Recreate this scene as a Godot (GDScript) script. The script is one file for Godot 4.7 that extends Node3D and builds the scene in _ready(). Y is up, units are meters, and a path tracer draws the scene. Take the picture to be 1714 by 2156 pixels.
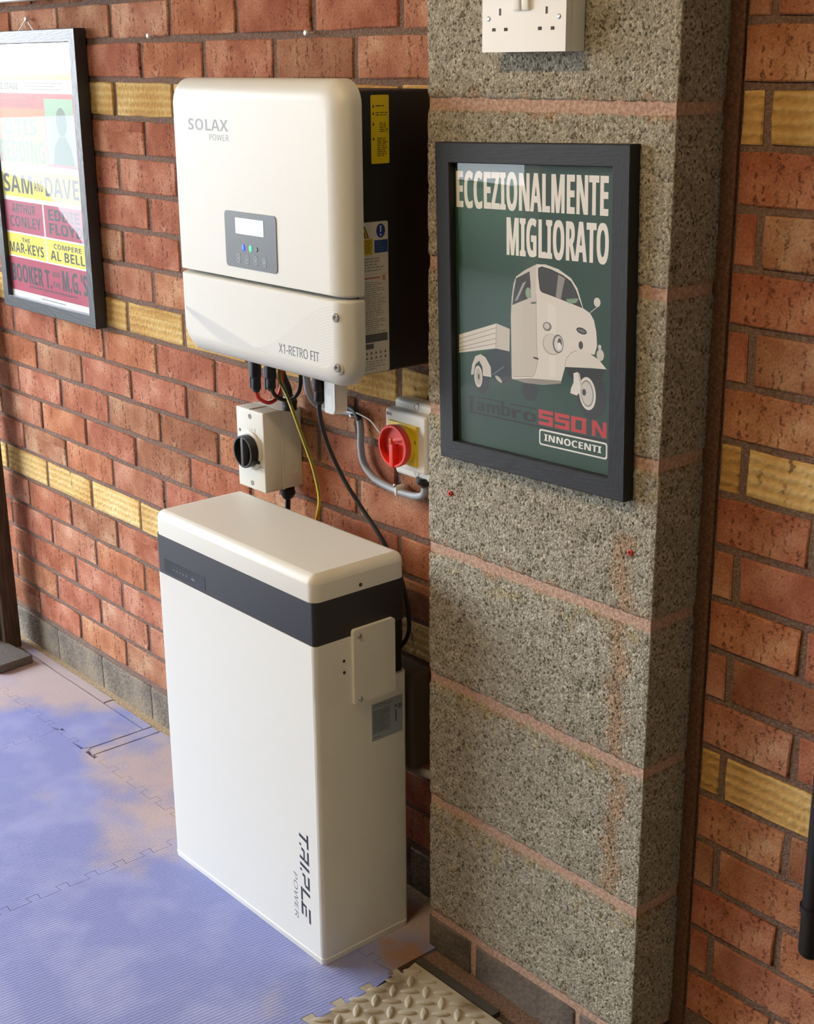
extends Node3D
# A garage wall: inverter and battery beside a block pillar. Units are metres, floor mats at y = 0, brick face at z = 0.

const PW := 0.4573      # pillar width
const PD := 0.096       # pillar depth
const BED0 := 1.2153    # height of the brick bed joint called 0
var rng := RandomNumberGenerator.new()
var used := {}
var font_bold: SystemFont
var font_plain: SystemFont
var font_serif: SystemFont

# ------------------------------------------------------------------ helpers: nodes
func numbered(called: String) -> String:
	var n: int = used.get(called, 0)
	used[called] = n + 1
	return called if n == 0 else "%s_%03d" % [called, n]

func meta(o: Node, label: String, category := "", group := "", kind := "") -> void:
	if label: o.set_meta("label", label)
	if category: o.set_meta("category", category)
	if group: o.set_meta("group", group)
	if kind: o.set_meta("kind", kind)

func thing(called: String, at: Vector3, label: String, category: String, group := "") -> Node3D:
	var o := Node3D.new()
	o.name = numbered(called)
	add_child(o)
	o.position = at
	meta(o, label, category, group)
	return o

func part(called: String, mesh: Mesh, m: Material, parent: Node, at := Vector3.ZERO, label := "") -> MeshInstance3D:
	var o := MeshInstance3D.new()
	o.name = called
	o.mesh = mesh
	if m: o.material_override = m
	parent.add_child(o, true)
	o.position = at
	o.cast_shadow = GeometryInstance3D.SHADOW_CASTING_SETTING_ON
	if label: o.set_meta("label", label)
	return o

func single(called: String, mesh: Mesh, m: Material, at: Vector3, label: String, category: String, group := "") -> MeshInstance3D:
	var o := part(numbered(called), mesh, m, self, at)
	meta(o, label, category, group)
	return o

func structure(called: String, mesh: Mesh, m: Material, at := Vector3.ZERO) -> MeshInstance3D:
	var o := part(called, mesh, m, self, at)
	o.set_meta("kind", "structure")
	return o

# ------------------------------------------------------------------ helpers: materials
func srgb(r: float, g: float, b: float) -> Color:
	return Color(r / 255.0, g / 255.0, b / 255.0)

func mat(c: Color, rough := 0.6, metal := 0.0, spec := 0.5) -> StandardMaterial3D:
	var m := StandardMaterial3D.new()
	m.albedo_color = c
	m.roughness = rough
	m.metallic = metal
	m.metallic_specular = spec
	return m

func tex_mat(t: Texture2D, rough := 0.5, spec := 0.5) -> StandardMaterial3D:
	var m := mat(Color.WHITE, rough, 0.0, spec)
	m.albedo_texture = t
	m.texture_repeat = false
	return m

func noise(freq: float, s: int, type := FastNoiseLite.TYPE_SIMPLEX_SMOOTH, oct := 3) -> FastNoiseLite:
	var n := FastNoiseLite.new()
	n.noise_type = type
	n.frequency = freq
	n.seed = s
	n.fractal_octaves = oct
	n.fractal_type = FastNoiseLite.FRACTAL_FBM if oct > 1 else FastNoiseLite.FRACTAL_NONE
	return n

func normal_of(height: PackedByteArray, w: int, h: int, strength: float) -> ImageTexture:
	var im := Image.create_from_data(w, h, false, Image.FORMAT_L8, height)
	im.convert(Image.FORMAT_RGBA8)
	im.bump_map_to_normal_map(strength)
	return ImageTexture.create_from_image(im)

func rough_plastic(c: Color, rough := 0.45, s := 1) -> StandardMaterial3D:
	var m := mat(c, rough)
	var t := NoiseTexture2D.new()
	t.noise = noise(0.2, s, FastNoiseLite.TYPE_SIMPLEX_SMOOTH, 2)
	t.width = 256
	t.height = 256
	t.seamless = true
	t.as_normal_map = true
	t.bump_strength = 1.2
	m.normal_enabled = true
	m.normal_texture = t
	m.normal_scale = 0.12
	m.uv1_triplanar = true
	m.uv1_scale = Vector3(8, 8, 8)
	return m

# ------------------------------------------------------------------ helpers: meshes
class MB:
	var st := SurfaceTool.new()
	func _init() -> void:
		st.begin(Mesh.PRIMITIVE_TRIANGLES)
	func group(g: int) -> void:
		st.set_smooth_group(g)
	func tri(a: Vector3, b: Vector3, c: Vector3) -> void:   # counter-clockwise as seen from outside
		st.add_vertex(a); st.add_vertex(c); st.add_vertex(b)
	func quad(a: Vector3, b: Vector3, c: Vector3, d: Vector3) -> void:
		tri(a, b, c); tri(a, c, d)
	func triuv(a: Vector3, b: Vector3, c: Vector3, ua: Vector2, ub: Vector2, uc: Vector2) -> void:
		st.set_uv(ua); st.add_vertex(a)
		st.set_uv(uc); st.add_vertex(c)
		st.set_uv(ub); st.add_vertex(b)
	func quaduv(a: Vector3, b: Vector3, c: Vector3, d: Vector3, ua: Vector2, ub: Vector2, uc: Vector2, ud: Vector2) -> void:
		triuv(a, b, c, ua, ub, uc); triuv(a, c, d, ua, uc, ud)
	func box(lo: Vector3, hi: Vector3) -> void:
		group(-1)
		var p := []
		for k in 8: p.append(Vector3(hi.x if k & 1 else lo.x, hi.y if k & 2 else lo.y, hi.z if k & 4 else lo.z))
		quad(p[4], p[5], p[7], p[6]); quad(p[1], p[0], p[2], p[3])
		quad(p[5], p[1], p[3], p[7]); quad(p[0], p[4], p[6], p[2])
		quad(p[6], p[7], p[3], p[2]); quad(p[0], p[1], p[5], p[4])
	func loft(rings: Array, groups: Array, cap0 := true, cap1 := true) -> void:
		for i in rings.size() - 1:
			group(groups[i] if i < groups.size() else 0)
			var r: PackedVector3Array = rings[i]
			var s: PackedVector3Array = rings[i + 1]
			var n := r.size()
			for j in n:
				var k := (j + 1) % n
				quad(r[j], r[k], s[k], s[j])
		group(-1)
		if cap0: fan(rings[0], true)
		if cap1: fan(rings[-1], false)
	func fan(r: PackedVector3Array, flip: bool) -> void:
		var c := Vector3.ZERO
		for p in r: c += p
		c /= r.size()
		for j in r.size():
			var k := (j + 1) % r.size()
			if flip: tri(c, r[k], r[j])
			else: tri(c, r[j], r[k])
	func done() -> ArrayMesh:
		st.generate_normals()
		return st.commit()

func ring(pts: PackedVector2Array, z: float, t := Transform3D()) -> PackedVector3Array:
	var out := PackedVector3Array()
	for p in pts: out.append(t * Vector3(p.x, p.y, z))
	return out

# rounded rectangle, counter-clockwise; radii for bottom-left, bottom-right, top-right, top-left
func rr(x0: float, y0: float, x1: float, y1: float, radii: Array, n := 6) -> PackedVector2Array:
	var out := PackedVector2Array()
	var cs := [Vector2(x0, y0), Vector2(x1, y0), Vector2(x1, y1), Vector2(x0, y1)]
	var dirs := [Vector2(1, 1), Vector2(-1, 1), Vector2(-1, -1), Vector2(1, -1)]
	for k in 4:
		var r: float = radii[k]
		var c: Vector2 = cs[k] + dirs[k] * r
		for i in n + 1:
			var a := PI + k * PI / 2 + i * PI / 2 / n
			out.append(c + Vector2(cos(a), sin(a)) * r)
	return out

func circle(r: float, n := 24, c := Vector2.ZERO) -> PackedVector2Array:
	var out := PackedVector2Array()
	for i in n: out.append(c + Vector2(cos(TAU * i / n), sin(TAU * i / n)) * r)
	return out

# a box with rounded edges all round, centred
func rbox(size: Vector3, r: float, n := 3) -> ArrayMesh:
	var b := MB.new()
	rbox_into(b, Vector3.ZERO, size, r, n)
	return b.done()

func rbox_into(b: MB, at: Vector3, size: Vector3, r: float, n := 3) -> void:
	var h := size / 2
	var inner := h - Vector3.ONE * r
	b.group(0)
	for axis in 3:
		for s: float in [-1.0, 1.0]:
			var u := (axis + 1) % 3
			var v := (axis + 2) % 3
			var tu := steps(h[u], r, n)
			var tv := steps(h[v], r, n)
			for i in tu.size() - 1:
				for j in tv.size() - 1:
					var q := []
					for e in [[i, j], [i + 1, j], [i + 1, j + 1], [i, j + 1]]:
						var p := Vector3.ZERO
						p[axis] = h[axis] * s
						p[u] = tu[e[0]]
						p[v] = tv[e[1]]
						var c := p.clamp(-inner, inner)
						q.append(at + c + (p - c).normalized() * r)
					if s > 0: b.quad(q[0], q[1], q[2], q[3])
					else: b.quad(q[3], q[2], q[1], q[0])

func steps(h: float, r: float, n: int) -> PackedFloat32Array:
	var out := PackedFloat32Array()
	for i in n + 1: out.append(-h + r * (1.0 - tan(PI / 4 * (1.0 - float(i) / n))))
	for i in n + 1: out.append(h - r * (1.0 - tan(PI / 4 * float(i) / n)))
	return out

# a turned shape: profile of (radius, height) along +z
func lathe_into(b: MB, profile: Array, n := 24, t := Transform3D(), groups := []) -> void:
	var rings := []
	for p in profile: rings.append(ring(circle(maxf(p.x, 0.00005), n), p.y, t))
	b.loft(rings, groups)

func lathe(profile: Array, n := 24, t := Transform3D(), groups := []) -> ArrayMesh:
	var b := MB.new()
	lathe_into(b, profile, n, t, groups)
	return b.done()

func smooth_path(pts: Array, per := 8) -> PackedVector3Array:
	var out := PackedVector3Array()
	var n := pts.size()
	for i in n - 1:
		var a: Vector3 = pts[maxi(i - 1, 0)]
		var b: Vector3 = pts[i]
		var c: Vector3 = pts[i + 1]
		var d: Vector3 = pts[mini(i + 2, n - 1)]
		for k in per: out.append(b.cubic_interpolate(c, a, d, float(k) / per))
	out.append(pts[-1])
	return out

func tube_into(b: MB, path: PackedVector3Array, r: float, sides := 10) -> void:
	var rings := []
	var up := Vector3.UP
	for i in path.size():
		var d := (path[mini(i + 1, path.size() - 1)] - path[maxi(i - 1, 0)]).normalized()
		if i == 0 and absf(d.dot(up)) > 0.9: up = Vector3.RIGHT
		up = (up - d * up.dot(d)).normalized()
		var side := up.cross(d)
		var q := PackedVector3Array()
		for k in sides:
			var a := TAU * k / sides
			q.append(path[i] + (side * -cos(a) + up * sin(a)) * r)
		# counter-clockwise as seen from ahead
		q.reverse()
		rings.append(q)
	b.loft(rings, [])

func tube(pts: Array, r: float, sides := 10, per := 8) -> ArrayMesh:
	var b := MB.new()
	tube_into(b, smooth_path(pts, per), r, sides)
	return b.done()

# rectangle in the plane z = 0 with the picture on it, centred
func sheet(w: float, h: float) -> ArrayMesh:
	var b := MB.new()
	b.group(-1)
	b.quaduv(Vector3(-w / 2, -h / 2, 0), Vector3(w / 2, -h / 2, 0), Vector3(w / 2, h / 2, 0), Vector3(-w / 2, h / 2, 0), Vector2(0, 1), Vector2(1, 1), Vector2(1, 0), Vector2(0, 0))
	return b.done()

# a flat plate (outline in xy, front at z = t) whose front carries uv over its own bounds
func plate(outline: PackedVector2Array, t: float) -> ArrayMesh:
	var b := MB.new()
	var lo := outline[0]
	var hi := outline[0]
	for p in outline:
		lo = lo.min(p)
		hi = hi.max(p)
	var n := outline.size()
	b.group(-1)
	b.st.set_uv(Vector2(0.5, 0.02))
	for i in n:
		var k := (i + 1) % n
		b.quad(Vector3(outline[i].x, outline[i].y, 0), Vector3(outline[k].x, outline[k].y, 0), Vector3(outline[k].x, outline[k].y, t), Vector3(outline[i].x, outline[i].y, t))
	var idx := Geometry2D.triangulate_polygon(outline)
	for i in range(0, idx.size(), 3):
		var q := [outline[idx[i]], outline[idx[i + 1]], outline[idx[i + 2]]]
		if (q[1] - q[0]).cross(q[2] - q[0]) < 0: q.reverse()
		var uv := []
		for p in q: uv.append(Vector2((p.x - lo.x) / (hi.x - lo.x), (hi.y - p.y) / (hi.y - lo.y)))
		b.triuv(Vector3(q[0].x, q[0].y, t), Vector3(q[1].x, q[1].y, t), Vector3(q[2].x, q[2].y, t), uv[0], uv[1], uv[2])
	return b.done()

# ------------------------------------------------------------------ helpers: flat print drawn into an image
class Print:
	var im: Image
	var k: float
	var x0: float
	var y1: float
	func _init(ax0: float, ay0: float, ax1: float, ay1: float, px_per_m: float, c: Color) -> void:
		k = px_per_m
		x0 = ax0
		y1 = ay1
		im = Image.create_empty(int((ax1 - ax0) * k), int((ay1 - ay0) * k), false, Image.FORMAT_RGBA8)
		im.fill(c)
	func px(p: Vector2) -> Vector2:
		return Vector2((p.x - x0) * k, (y1 - p.y) * k)
	func rect(ax: float, ay: float, bx: float, by: float, c: Color) -> void:
		var a := px(Vector2(ax, by))
		var b := px(Vector2(bx, ay))
		im.fill_rect(Rect2i(roundi(a.x), roundi(a.y), maxi(1, roundi(b.x) - roundi(a.x)), maxi(1, roundi(b.y) - roundi(a.y))), c)
	func poly(pts: PackedVector2Array, c: Color) -> void:
		var q := PackedVector2Array()
		var lo := 1e9
		var hi := -1e9
		for p in pts:
			var v := px(p)
			q.append(v)
			lo = minf(lo, v.y)
			hi = maxf(hi, v.y)
		for y in range(maxi(0, floori(lo)), mini(im.get_height(), ceili(hi) + 1)):
			var yc := y + 0.5
			var xs := []
			for i in q.size():
				var a := q[i]
				var b := q[(i + 1) % q.size()]
				if (a.y <= yc) != (b.y <= yc): xs.append(a.x + (yc - a.y) / (b.y - a.y) * (b.x - a.x))
			xs.sort()
			for i in range(0, xs.size() - 1, 2):
				var l := maxi(0, ceili(xs[i] - 0.5))
				var r := mini(im.get_width(), ceili(xs[i + 1] - 0.5))
				if r > l: im.fill_rect(Rect2i(l, y, r - l, 1), c)
	func nums(a: Array, c: Color) -> void:
		var q := PackedVector2Array()
		for i in range(0, a.size(), 2): q.append(Vector2(a[i], a[i + 1]))
		poly(q, c)
	func ellipse(cx: float, cy: float, rx: float, ry: float, c: Color, turn := 0.0) -> void:
		var q := PackedVector2Array()
		for i in 40: q.append(Vector2(cx, cy) + Vector2(cos(TAU * i / 40) * rx, sin(TAU * i / 40) * ry).rotated(turn))
		poly(q, c)
	func line(a: Vector2, b: Vector2, w: float, c: Color) -> void:
		var s := (b - a).orthogonal().normalized() * w / 2
		poly(PackedVector2Array([a + s, b + s, b - s, a - s]), c)
	func curve(pts: PackedVector2Array, w: float, c: Color) -> void:
		for i in pts.size() - 1: line(pts[i], pts[i + 1], w, c)
	# words fitted to the box; turn = how a point of the box is laid on the sheet
	func text(words: String, f: Font, ax: float, ay: float, bx: float, by: float, c: Color, slant := 0.0, fat := 0.0, lay := Transform2D()) -> void:
		var t := TextMesh.new()
		t.font = f
		t.text = words
		t.font_size = 96
		t.pixel_size = 0.01
		t.depth = 0.0
		t.curve_step = 1.5
		var tris := t.get_faces()
		var lo := Vector2(1e9, 1e9)
		var hi := -lo
		for v in tris:
			lo = lo.min(Vector2(v.x, v.y))
			hi = hi.max(Vector2(v.x, v.y))
		var shifts := [Vector2.ZERO]
		if fat > 0.0: shifts = [Vector2(-fat, 0), Vector2(fat, 0), Vector2.ZERO]
		for i in range(0, tris.size(), 3):
			var q := PackedVector2Array()
			for j in 3:
				var n := (Vector2(tris[i + j].x, tris[i + j].y) - lo) / (hi - lo)
				q.append(Vector2(lerpf(ax, bx, n.x) + slant * (by - ay) * n.y, lerpf(ay, by, n.y)))
			for s in shifts:
				var g := PackedVector2Array()
				for p in q: g.append(lay * (p + s))
				poly(g, c)
	func small_print(ax: float, ay: float, bx: float, by: float, rows: int, c: Color, r: RandomNumberGenerator) -> void:
		for i in rows:
			var y := by - (by - ay) * (i + 0.2) / rows
			var x := ax
			var stop := bx - (bx - ax) * r.randf() * 0.4
			while x < stop:
				var w := r.randf_range(0.004, 0.012)
				rect(x, y - (by - ay) / rows * 0.45, minf(x + w, stop), y, c)
				x += w + 0.0015
	func tex() -> ImageTexture:
		return ImageTexture.create_from_image(im)

# ================================================================== the scene
func _ready() -> void:
	rng.seed = 7
	font_bold = SystemFont.new()
	font_bold.font_names = PackedStringArray(["Droid Sans"])
	font_bold.font_weight = 700
	font_plain = SystemFont.new()
	font_plain.font_names = PackedStringArray(["Droid Sans"])
	font_serif = SystemFont.new()
	font_serif.font_names = PackedStringArray(["Droid Serif"])
	font_serif.font_weight = 700
	camera_and_light()
	make_materials()
	room()
	back_wall()
	pillar()
	floor_mats()
	inverter()
	battery()
	dc_isolator()
	ac_isolator()
	cables()
	music_poster()
	van_poster()
	socket()
	small_things()
	lamp()

func camera_and_light() -> void:
	var cam := Camera3D.new()
	cam.name = "camera"
	add_child(cam)
	cam.fov = 40.3374
	cam.near = 0.05
	cam.far = 200.0
	var yaw := deg_to_rad(49.4958)
	var pitch := deg_to_rad(-17.8865)
	var roll := deg_to_rad(-0.4519)
	var fw := Vector3(-sin(yaw) * cos(pitch), sin(pitch), -cos(yaw) * cos(pitch))
	var r := Vector3(cos(yaw), 0, -sin(yaw))
	var u := r.cross(fw)
	var r2 := r * cos(roll) + u * sin(roll)
	var u2 := -r * sin(roll) + u * cos(roll)
	cam.transform = Transform3D(Basis(r2, u2, -fw), Vector3(1.5708, 1.4700, 1.4803))
	cam.current = true
	var env := Environment.new()
	env.background_mode = Environment.BG_SKY
	var sky := Sky.new()
	var sm := ProceduralSkyMaterial.new()
	sm.sky_top_color = Color(0.88, 0.93, 1.0)
	sm.sky_horizon_color = Color(0.97, 0.985, 1.0)
	sm.ground_bottom_color = Color(0.35, 0.35, 0.34)
	sm.ground_horizon_color = Color(0.5, 0.5, 0.5)
	sm.sun_angle_max = 0.0
	sky.sky_material = sm
	env.sky = sky
	env.background_energy_multiplier = 18.8
	env.tonemap_mode = Environment.TONE_MAPPER_LINEAR
	env.tonemap_exposure = 1.0
	env.sdfgi_enabled = true
	env.ssao_enabled = true
	env.ssil_enabled = true
	var we := WorldEnvironment.new()
	we.name = "environment"
	we.environment = env
	add_child(we)

# ------------------------------------------------------------------ materials shared by many things
var M := {}
func make_materials() -> void:
	M.mortar = mat(srgb(128, 100, 88), 0.95, 0.0, 0.2)
	var t := NoiseTexture2D.new()
	t.noise = noise(0.05, 3, FastNoiseLite.TYPE_SIMPLEX_SMOOTH, 5)
	t.width = 512
	t.height = 512
	t.seamless = true
	var g := Gradient.new()
	g.set_color(0, Color(0.72, 0.68, 0.66))
	g.set_color(1, Color(1, 1, 1))
	t.color_ramp = g
	var tn := NoiseTexture2D.new()
	tn.noise = noise(0.09, 4, FastNoiseLite.TYPE_SIMPLEX_SMOOTH, 4)
	tn.width = 512
	tn.height = 512
	tn.seamless = true
	tn.as_normal_map = true
	tn.bump_strength = 6.0
	for key in [["mortar", srgb(150, 126, 112)], ["pillar_mortar", srgb(216, 184, 164)], ["sand", srgb(204, 182, 148)], ["concrete", srgb(120, 116, 110)], ["corner", srgb(138, 104, 82)]]:
		var m := mat(key[1], 0.95, 0.0, 0.2)
		m.albedo_texture = t
		m.normal_enabled = true
		m.normal_texture = tn
		m.normal_scale = 0.3 if key[0] == "pillar_mortar" else 0.8
		m.uv1_triplanar = true
		m.uv1_world_triplanar = true
		m.uv1_scale = Vector3(5, 5, 5)
		M[key[0]] = m
	brick_materials()
	block_material()
	M.plaster = mat(srgb(200, 190, 175), 0.9)
	M.ceiling = mat(srgb(225, 222, 215), 0.9)
	M.drive = mat(srgb(146, 144, 138), 0.95)
	M.far_brick = mat(srgb(206, 197, 170), 0.9)
	M.boards = mat(srgb(204, 194, 170), 0.85)
	M.white = mat(srgb(238, 235, 226), 0.38)
	M.case_white = rough_plastic(srgb(226, 224, 213), 0.42, 11)
	M.inverter_white = rough_plastic(srgb(219, 218, 209), 0.42, 13)
	M.iso_grey = rough_plastic(srgb(214, 212, 200), 0.5, 12)
	M.black = mat(srgb(22, 22, 24), 0.45)
	M.black_metal = mat(srgb(20, 20, 21), 0.55)
	M.charcoal = mat(srgb(44, 44, 47), 0.5)
	M.steel = mat(srgb(190, 190, 190), 0.28, 1.0)
	M.grey_cable = mat(srgb(150, 155, 160), 0.5)
	M.red = mat(srgb(226, 56, 40), 0.4)
	M.yellow = mat(srgb(238, 205, 40), 0.4)
	M.glass = mat(Color(1, 1, 1, 0.002), 0.0, 0.0, 0.5)
	M.glass.transparency = BaseMaterial3D.TRANSPARENCY_ALPHA

# a fired-clay texture: mottled tone, dark drag marks that run up and down, small pits
func clay(w: int, h: int, s: int, dark: Color, mid: Color, light: Color, marks: int, lines: float) -> Array:
	var n1 := noise(0.006, s, FastNoiseLite.TYPE_SIMPLEX_SMOOTH, 4).get_image(w, h).get_data()
	var fine := noise(0.12, s + 1, FastNoiseLite.TYPE_SIMPLEX_SMOOTH, 3).get_image(w, h).get_data()
	var r := RandomNumberGenerator.new()
	r.seed = s
	var mark := PackedByteArray()
	mark.resize(w * h)
	var wob := noise(0.05, s + 2, FastNoiseLite.TYPE_SIMPLEX_SMOOTH, 2)
	for i in marks:
		var x := r.randf() * w
		var y := r.randi() % h
		for n in r.randi_range(1, 6):
			var len := r.randi_range(4, 20)
			var wide := r.randf_range(1.2, 4.6)
			var dark_by := r.randi_range(90, 235)
			var xs := x + r.randf_range(-4.0, 4.0)
			for k in len:
				var ww := maxf(0.8, wide * (1.0 - pow(absf(2.0 * k / len - 1.0), 2.0)) + wob.get_noise_2d(xs, (y + k) * 4.0) * 3.5)
				var xc := xs + wob.get_noise_2d((y + k) * 3.0, xs) * 5.0
				for dx in range(roundi(-ww / 2), roundi(ww / 2) + 1):
					var at := ((y + k) % h) * w + posmod(int(xc) + dx, w)
					mark[at] = maxi(mark[at], dark_by - r.randi() % 50)
			y = (y + len + r.randi_range(2, 14)) % h
	for i in marks * 5:
		var x := r.randi() % w
		var y := r.randi() % h
		var v := r.randi_range(60, 190)
		for dy in r.randi_range(1, 4):
			for dx in r.randi_range(1, 4): mark[((y + dy) % h) * w + (x + dx) % w] = v
	var col := PackedByteArray()
	col.resize(w * h * 3)
	var hgt := PackedByteArray()
	hgt.resize(w * h)
	for y in h:
		var band := sin(y * 0.55) * lines
		for x in w:
			var i := y * w + x
			var a := n1[i] / 255.0 + (fine[i] / 255.0 - 0.5) * 0.55 + band
			var c := dark.lerp(mid, clampf(a * 2.2 - 0.2, 0.0, 1.0)).lerp(light, clampf(a * 2.4 - 1.35, 0.0, 1.0))
			var m := mark[i] / 255.0
			c = c.lerp(Color(0.26, 0.16, 0.13), m * 0.72)
			col[i * 3] = clampi(int(c.r * 255), 0, 255)
			col[i * 3 + 1] = clampi(int(c.g * 255), 0, 255)
			col[i * 3 + 2] = clampi(int(c.b * 255), 0, 255)
			hgt[i] = clampi(int(170 + (fine[i] - 128) * 0.30 - m * 110 + band * 120), 0, 255)
	var ct := ImageTexture.create_from_image(Image.create_from_data(w, h, false, Image.FORMAT_RGB8, col))
	return [ct, normal_of(hgt, w, h, 5.0)]

func brick_materials() -> void:
	var red := clay(1024, 512, 21, srgb(158, 100, 74), srgb(182, 125, 97), srgb(206, 162, 132), 230, 0.0)
	var gold := clay(512, 256, 33, srgb(198, 154, 92), srgb(218, 180, 114), srgb(232, 202, 144), 5, 0.22)
	var grey := clay(512, 256, 45, srgb(104, 100, 98), srgb(140, 134, 126), srgb(168, 158, 142), 10, 0.0)
	M.bricks = []
	for c in [Color(1, 1, 1), Color(0.95, 0.88, 0.85), Color(1.0, 0.95, 0.88), Color(0.88, 0.87, 0.83), Color(1.0, 1.0, 0.94), Color(0.98, 0.92, 0.92), Color(0.93, 0.95, 0.92)]:
		M.bricks.append(clay_mat(red, c))
	M.gold = [clay_mat(gold, Color(1, 1, 1)), clay_mat(gold, Color(0.94, 0.93, 0.90))]
	M.grey_brick = clay_mat(grey, Color(0.95, 0.91, 0.85))
	M.blue_brick = clay_mat(grey, Color(0.80, 0.77, 0.76))

func clay_mat(pair: Array, tint: Color) -> StandardMaterial3D:
	var m := mat(tint, 0.9, 0.0, 0.25)
	m.albedo_texture = pair[0]
	m.normal_enabled = true
	m.normal_texture = pair[1]
	m.normal_scale = 1.0
	return m

func block_material() -> void:
	var w := 1024
	var nv := FastNoiseLite.new()
	nv.noise_type = FastNoiseLite.TYPE_CELLULAR
	nv.cellular_return_type = FastNoiseLite.RETURN_CELL_VALUE
	nv.frequency = 0.13
	nv.seed = 5
	nv.fractal_type = FastNoiseLite.FRACTAL_NONE
	nv.domain_warp_enabled = true
	nv.domain_warp_amplitude = 2.5
	nv.domain_warp_frequency = 0.06
	var a := nv.get_image(w, w, false, false, true).get_data()
	nv.cellular_return_type = FastNoiseLite.RETURN_DISTANCE
	var d := nv.get_image(w, w, false, false, true).get_data()
	nv.seed = 15
	nv.frequency = 0.21
	nv.cellular_return_type = FastNoiseLite.RETURN_CELL_VALUE
	var a2 := nv.get_image(w, w, false, false, true).get_data()
	var big := noise(0.012, 9, FastNoiseLite.TYPE_SIMPLEX_SMOOTH, 3).get_image(w, w).get_data()
	var fine := noise(0.3, 10, FastNoiseLite.TYPE_SIMPLEX_SMOOTH, 2).get_image(w, w).get_data()
	var col := PackedByteArray()
	col.resize(w * w * 3)
	var hgt := PackedByteArray()
	hgt.resize(w * w)
	for i in w * w:
		var v := a[i]
		var g := 152.0 + (fine[i] - 128) * 0.22 + (big[i] - 128) * 0.10
		var warm := 11.0
		if a2[i] < 26: g -= 44.0
		elif a2[i] > 232: g += 20.0
		if v < 24: g -= 56.0
		elif v < 80: g -= 10.0
		elif v > 215:
			g += 26.0
			warm = 13.0
		elif v > 165:
			g += 9.0
		col[i * 3] = clampi(int(g + warm * 0.7), 0, 255)
		col[i * 3 + 1] = clampi(int(g + warm * 0.15), 0, 255)
		col[i * 3 + 2] = clampi(int(g - warm * 1.3), 0, 255)
		hgt[i] = clampi(int(235 - d[i] * 0.75 - (70 if v < 55 else 0) + (fine[i] - 128) * 0.2), 0, 255)
	var m := mat(srgb(255, 255, 255), 0.95, 0.0, 0.25)
	m.albedo_texture = ImageTexture.create_from_image(Image.create_from_data(w, w, false, Image.FORMAT_RGB8, col))
	m.normal_enabled = true
	m.normal_texture = normal_of(hgt, w, w, 4.0)
	m.normal_scale = 1.0
	m.vertex_color_use_as_albedo = true
	m.uv1_triplanar = true
	m.uv1_scale = Vector3(2.2, 2.2, 2.2)
	M.block = m

# ------------------------------------------------------------------ the room
func slab(lo: Vector3, hi: Vector3) -> ArrayMesh:
	var b := MB.new()
	b.box(lo, hi)
	return b.done()

const XL := -3.05
const XR := 3.0
const ZF := 3.7
const YC := 2.4
func room() -> void:
	structure("floor", slab(Vector3(XL - 0.2, -0.2, -0.2), Vector3(XR + 0.2, -0.012, ZF + 0.2)), M.concrete)
	structure("ceiling", slab(Vector3(XL - 0.2, YC, -0.2), Vector3(XR + 0.2, YC + 0.15, ZF + 0.2)), M.boards)
	structure("wall_right", slab(Vector3(XR, -0.2, -0.2), Vector3(XR + 0.2, YC, ZF + 0.2)), M.far_brick)
	structure("wall_front", slab(Vector3(XL, -0.2, ZF), Vector3(XR, YC, ZF + 0.2)), mat(srgb(70, 63, 51), 0.9))
	# the end towards the drive: an open garage doorway between two piers, under a lintel
	var b := MB.new()
	b.box(Vector3(XL - 0.1, -0.2, -0.2), Vector3(XL, YC, 0.35))
	b.box(Vector3(XL - 0.1, -0.2, 3.5), Vector3(XL, YC, ZF + 0.2))
	b.box(Vector3(XL - 0.1, 2.1, 0.35), Vector3(XL, YC, 3.5))
	structure("wall_left", b.done(), mat(srgb(80, 68, 54), 0.9))
	outside()
	structure("ground_drive", slab(Vector3(-40, -0.3, -25), Vector3(XL - 0.2, -0.05, 30)), M.drive)
	structure("added_lawn", slab(Vector3(-6.6, -0.1, 3.3), Vector3(XL - 0.12, -0.04, 7.0)), mat(srgb(30, 36, 24), 0.95))  # unseen dark ground, added to keep the van poster's reflection dark

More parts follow.
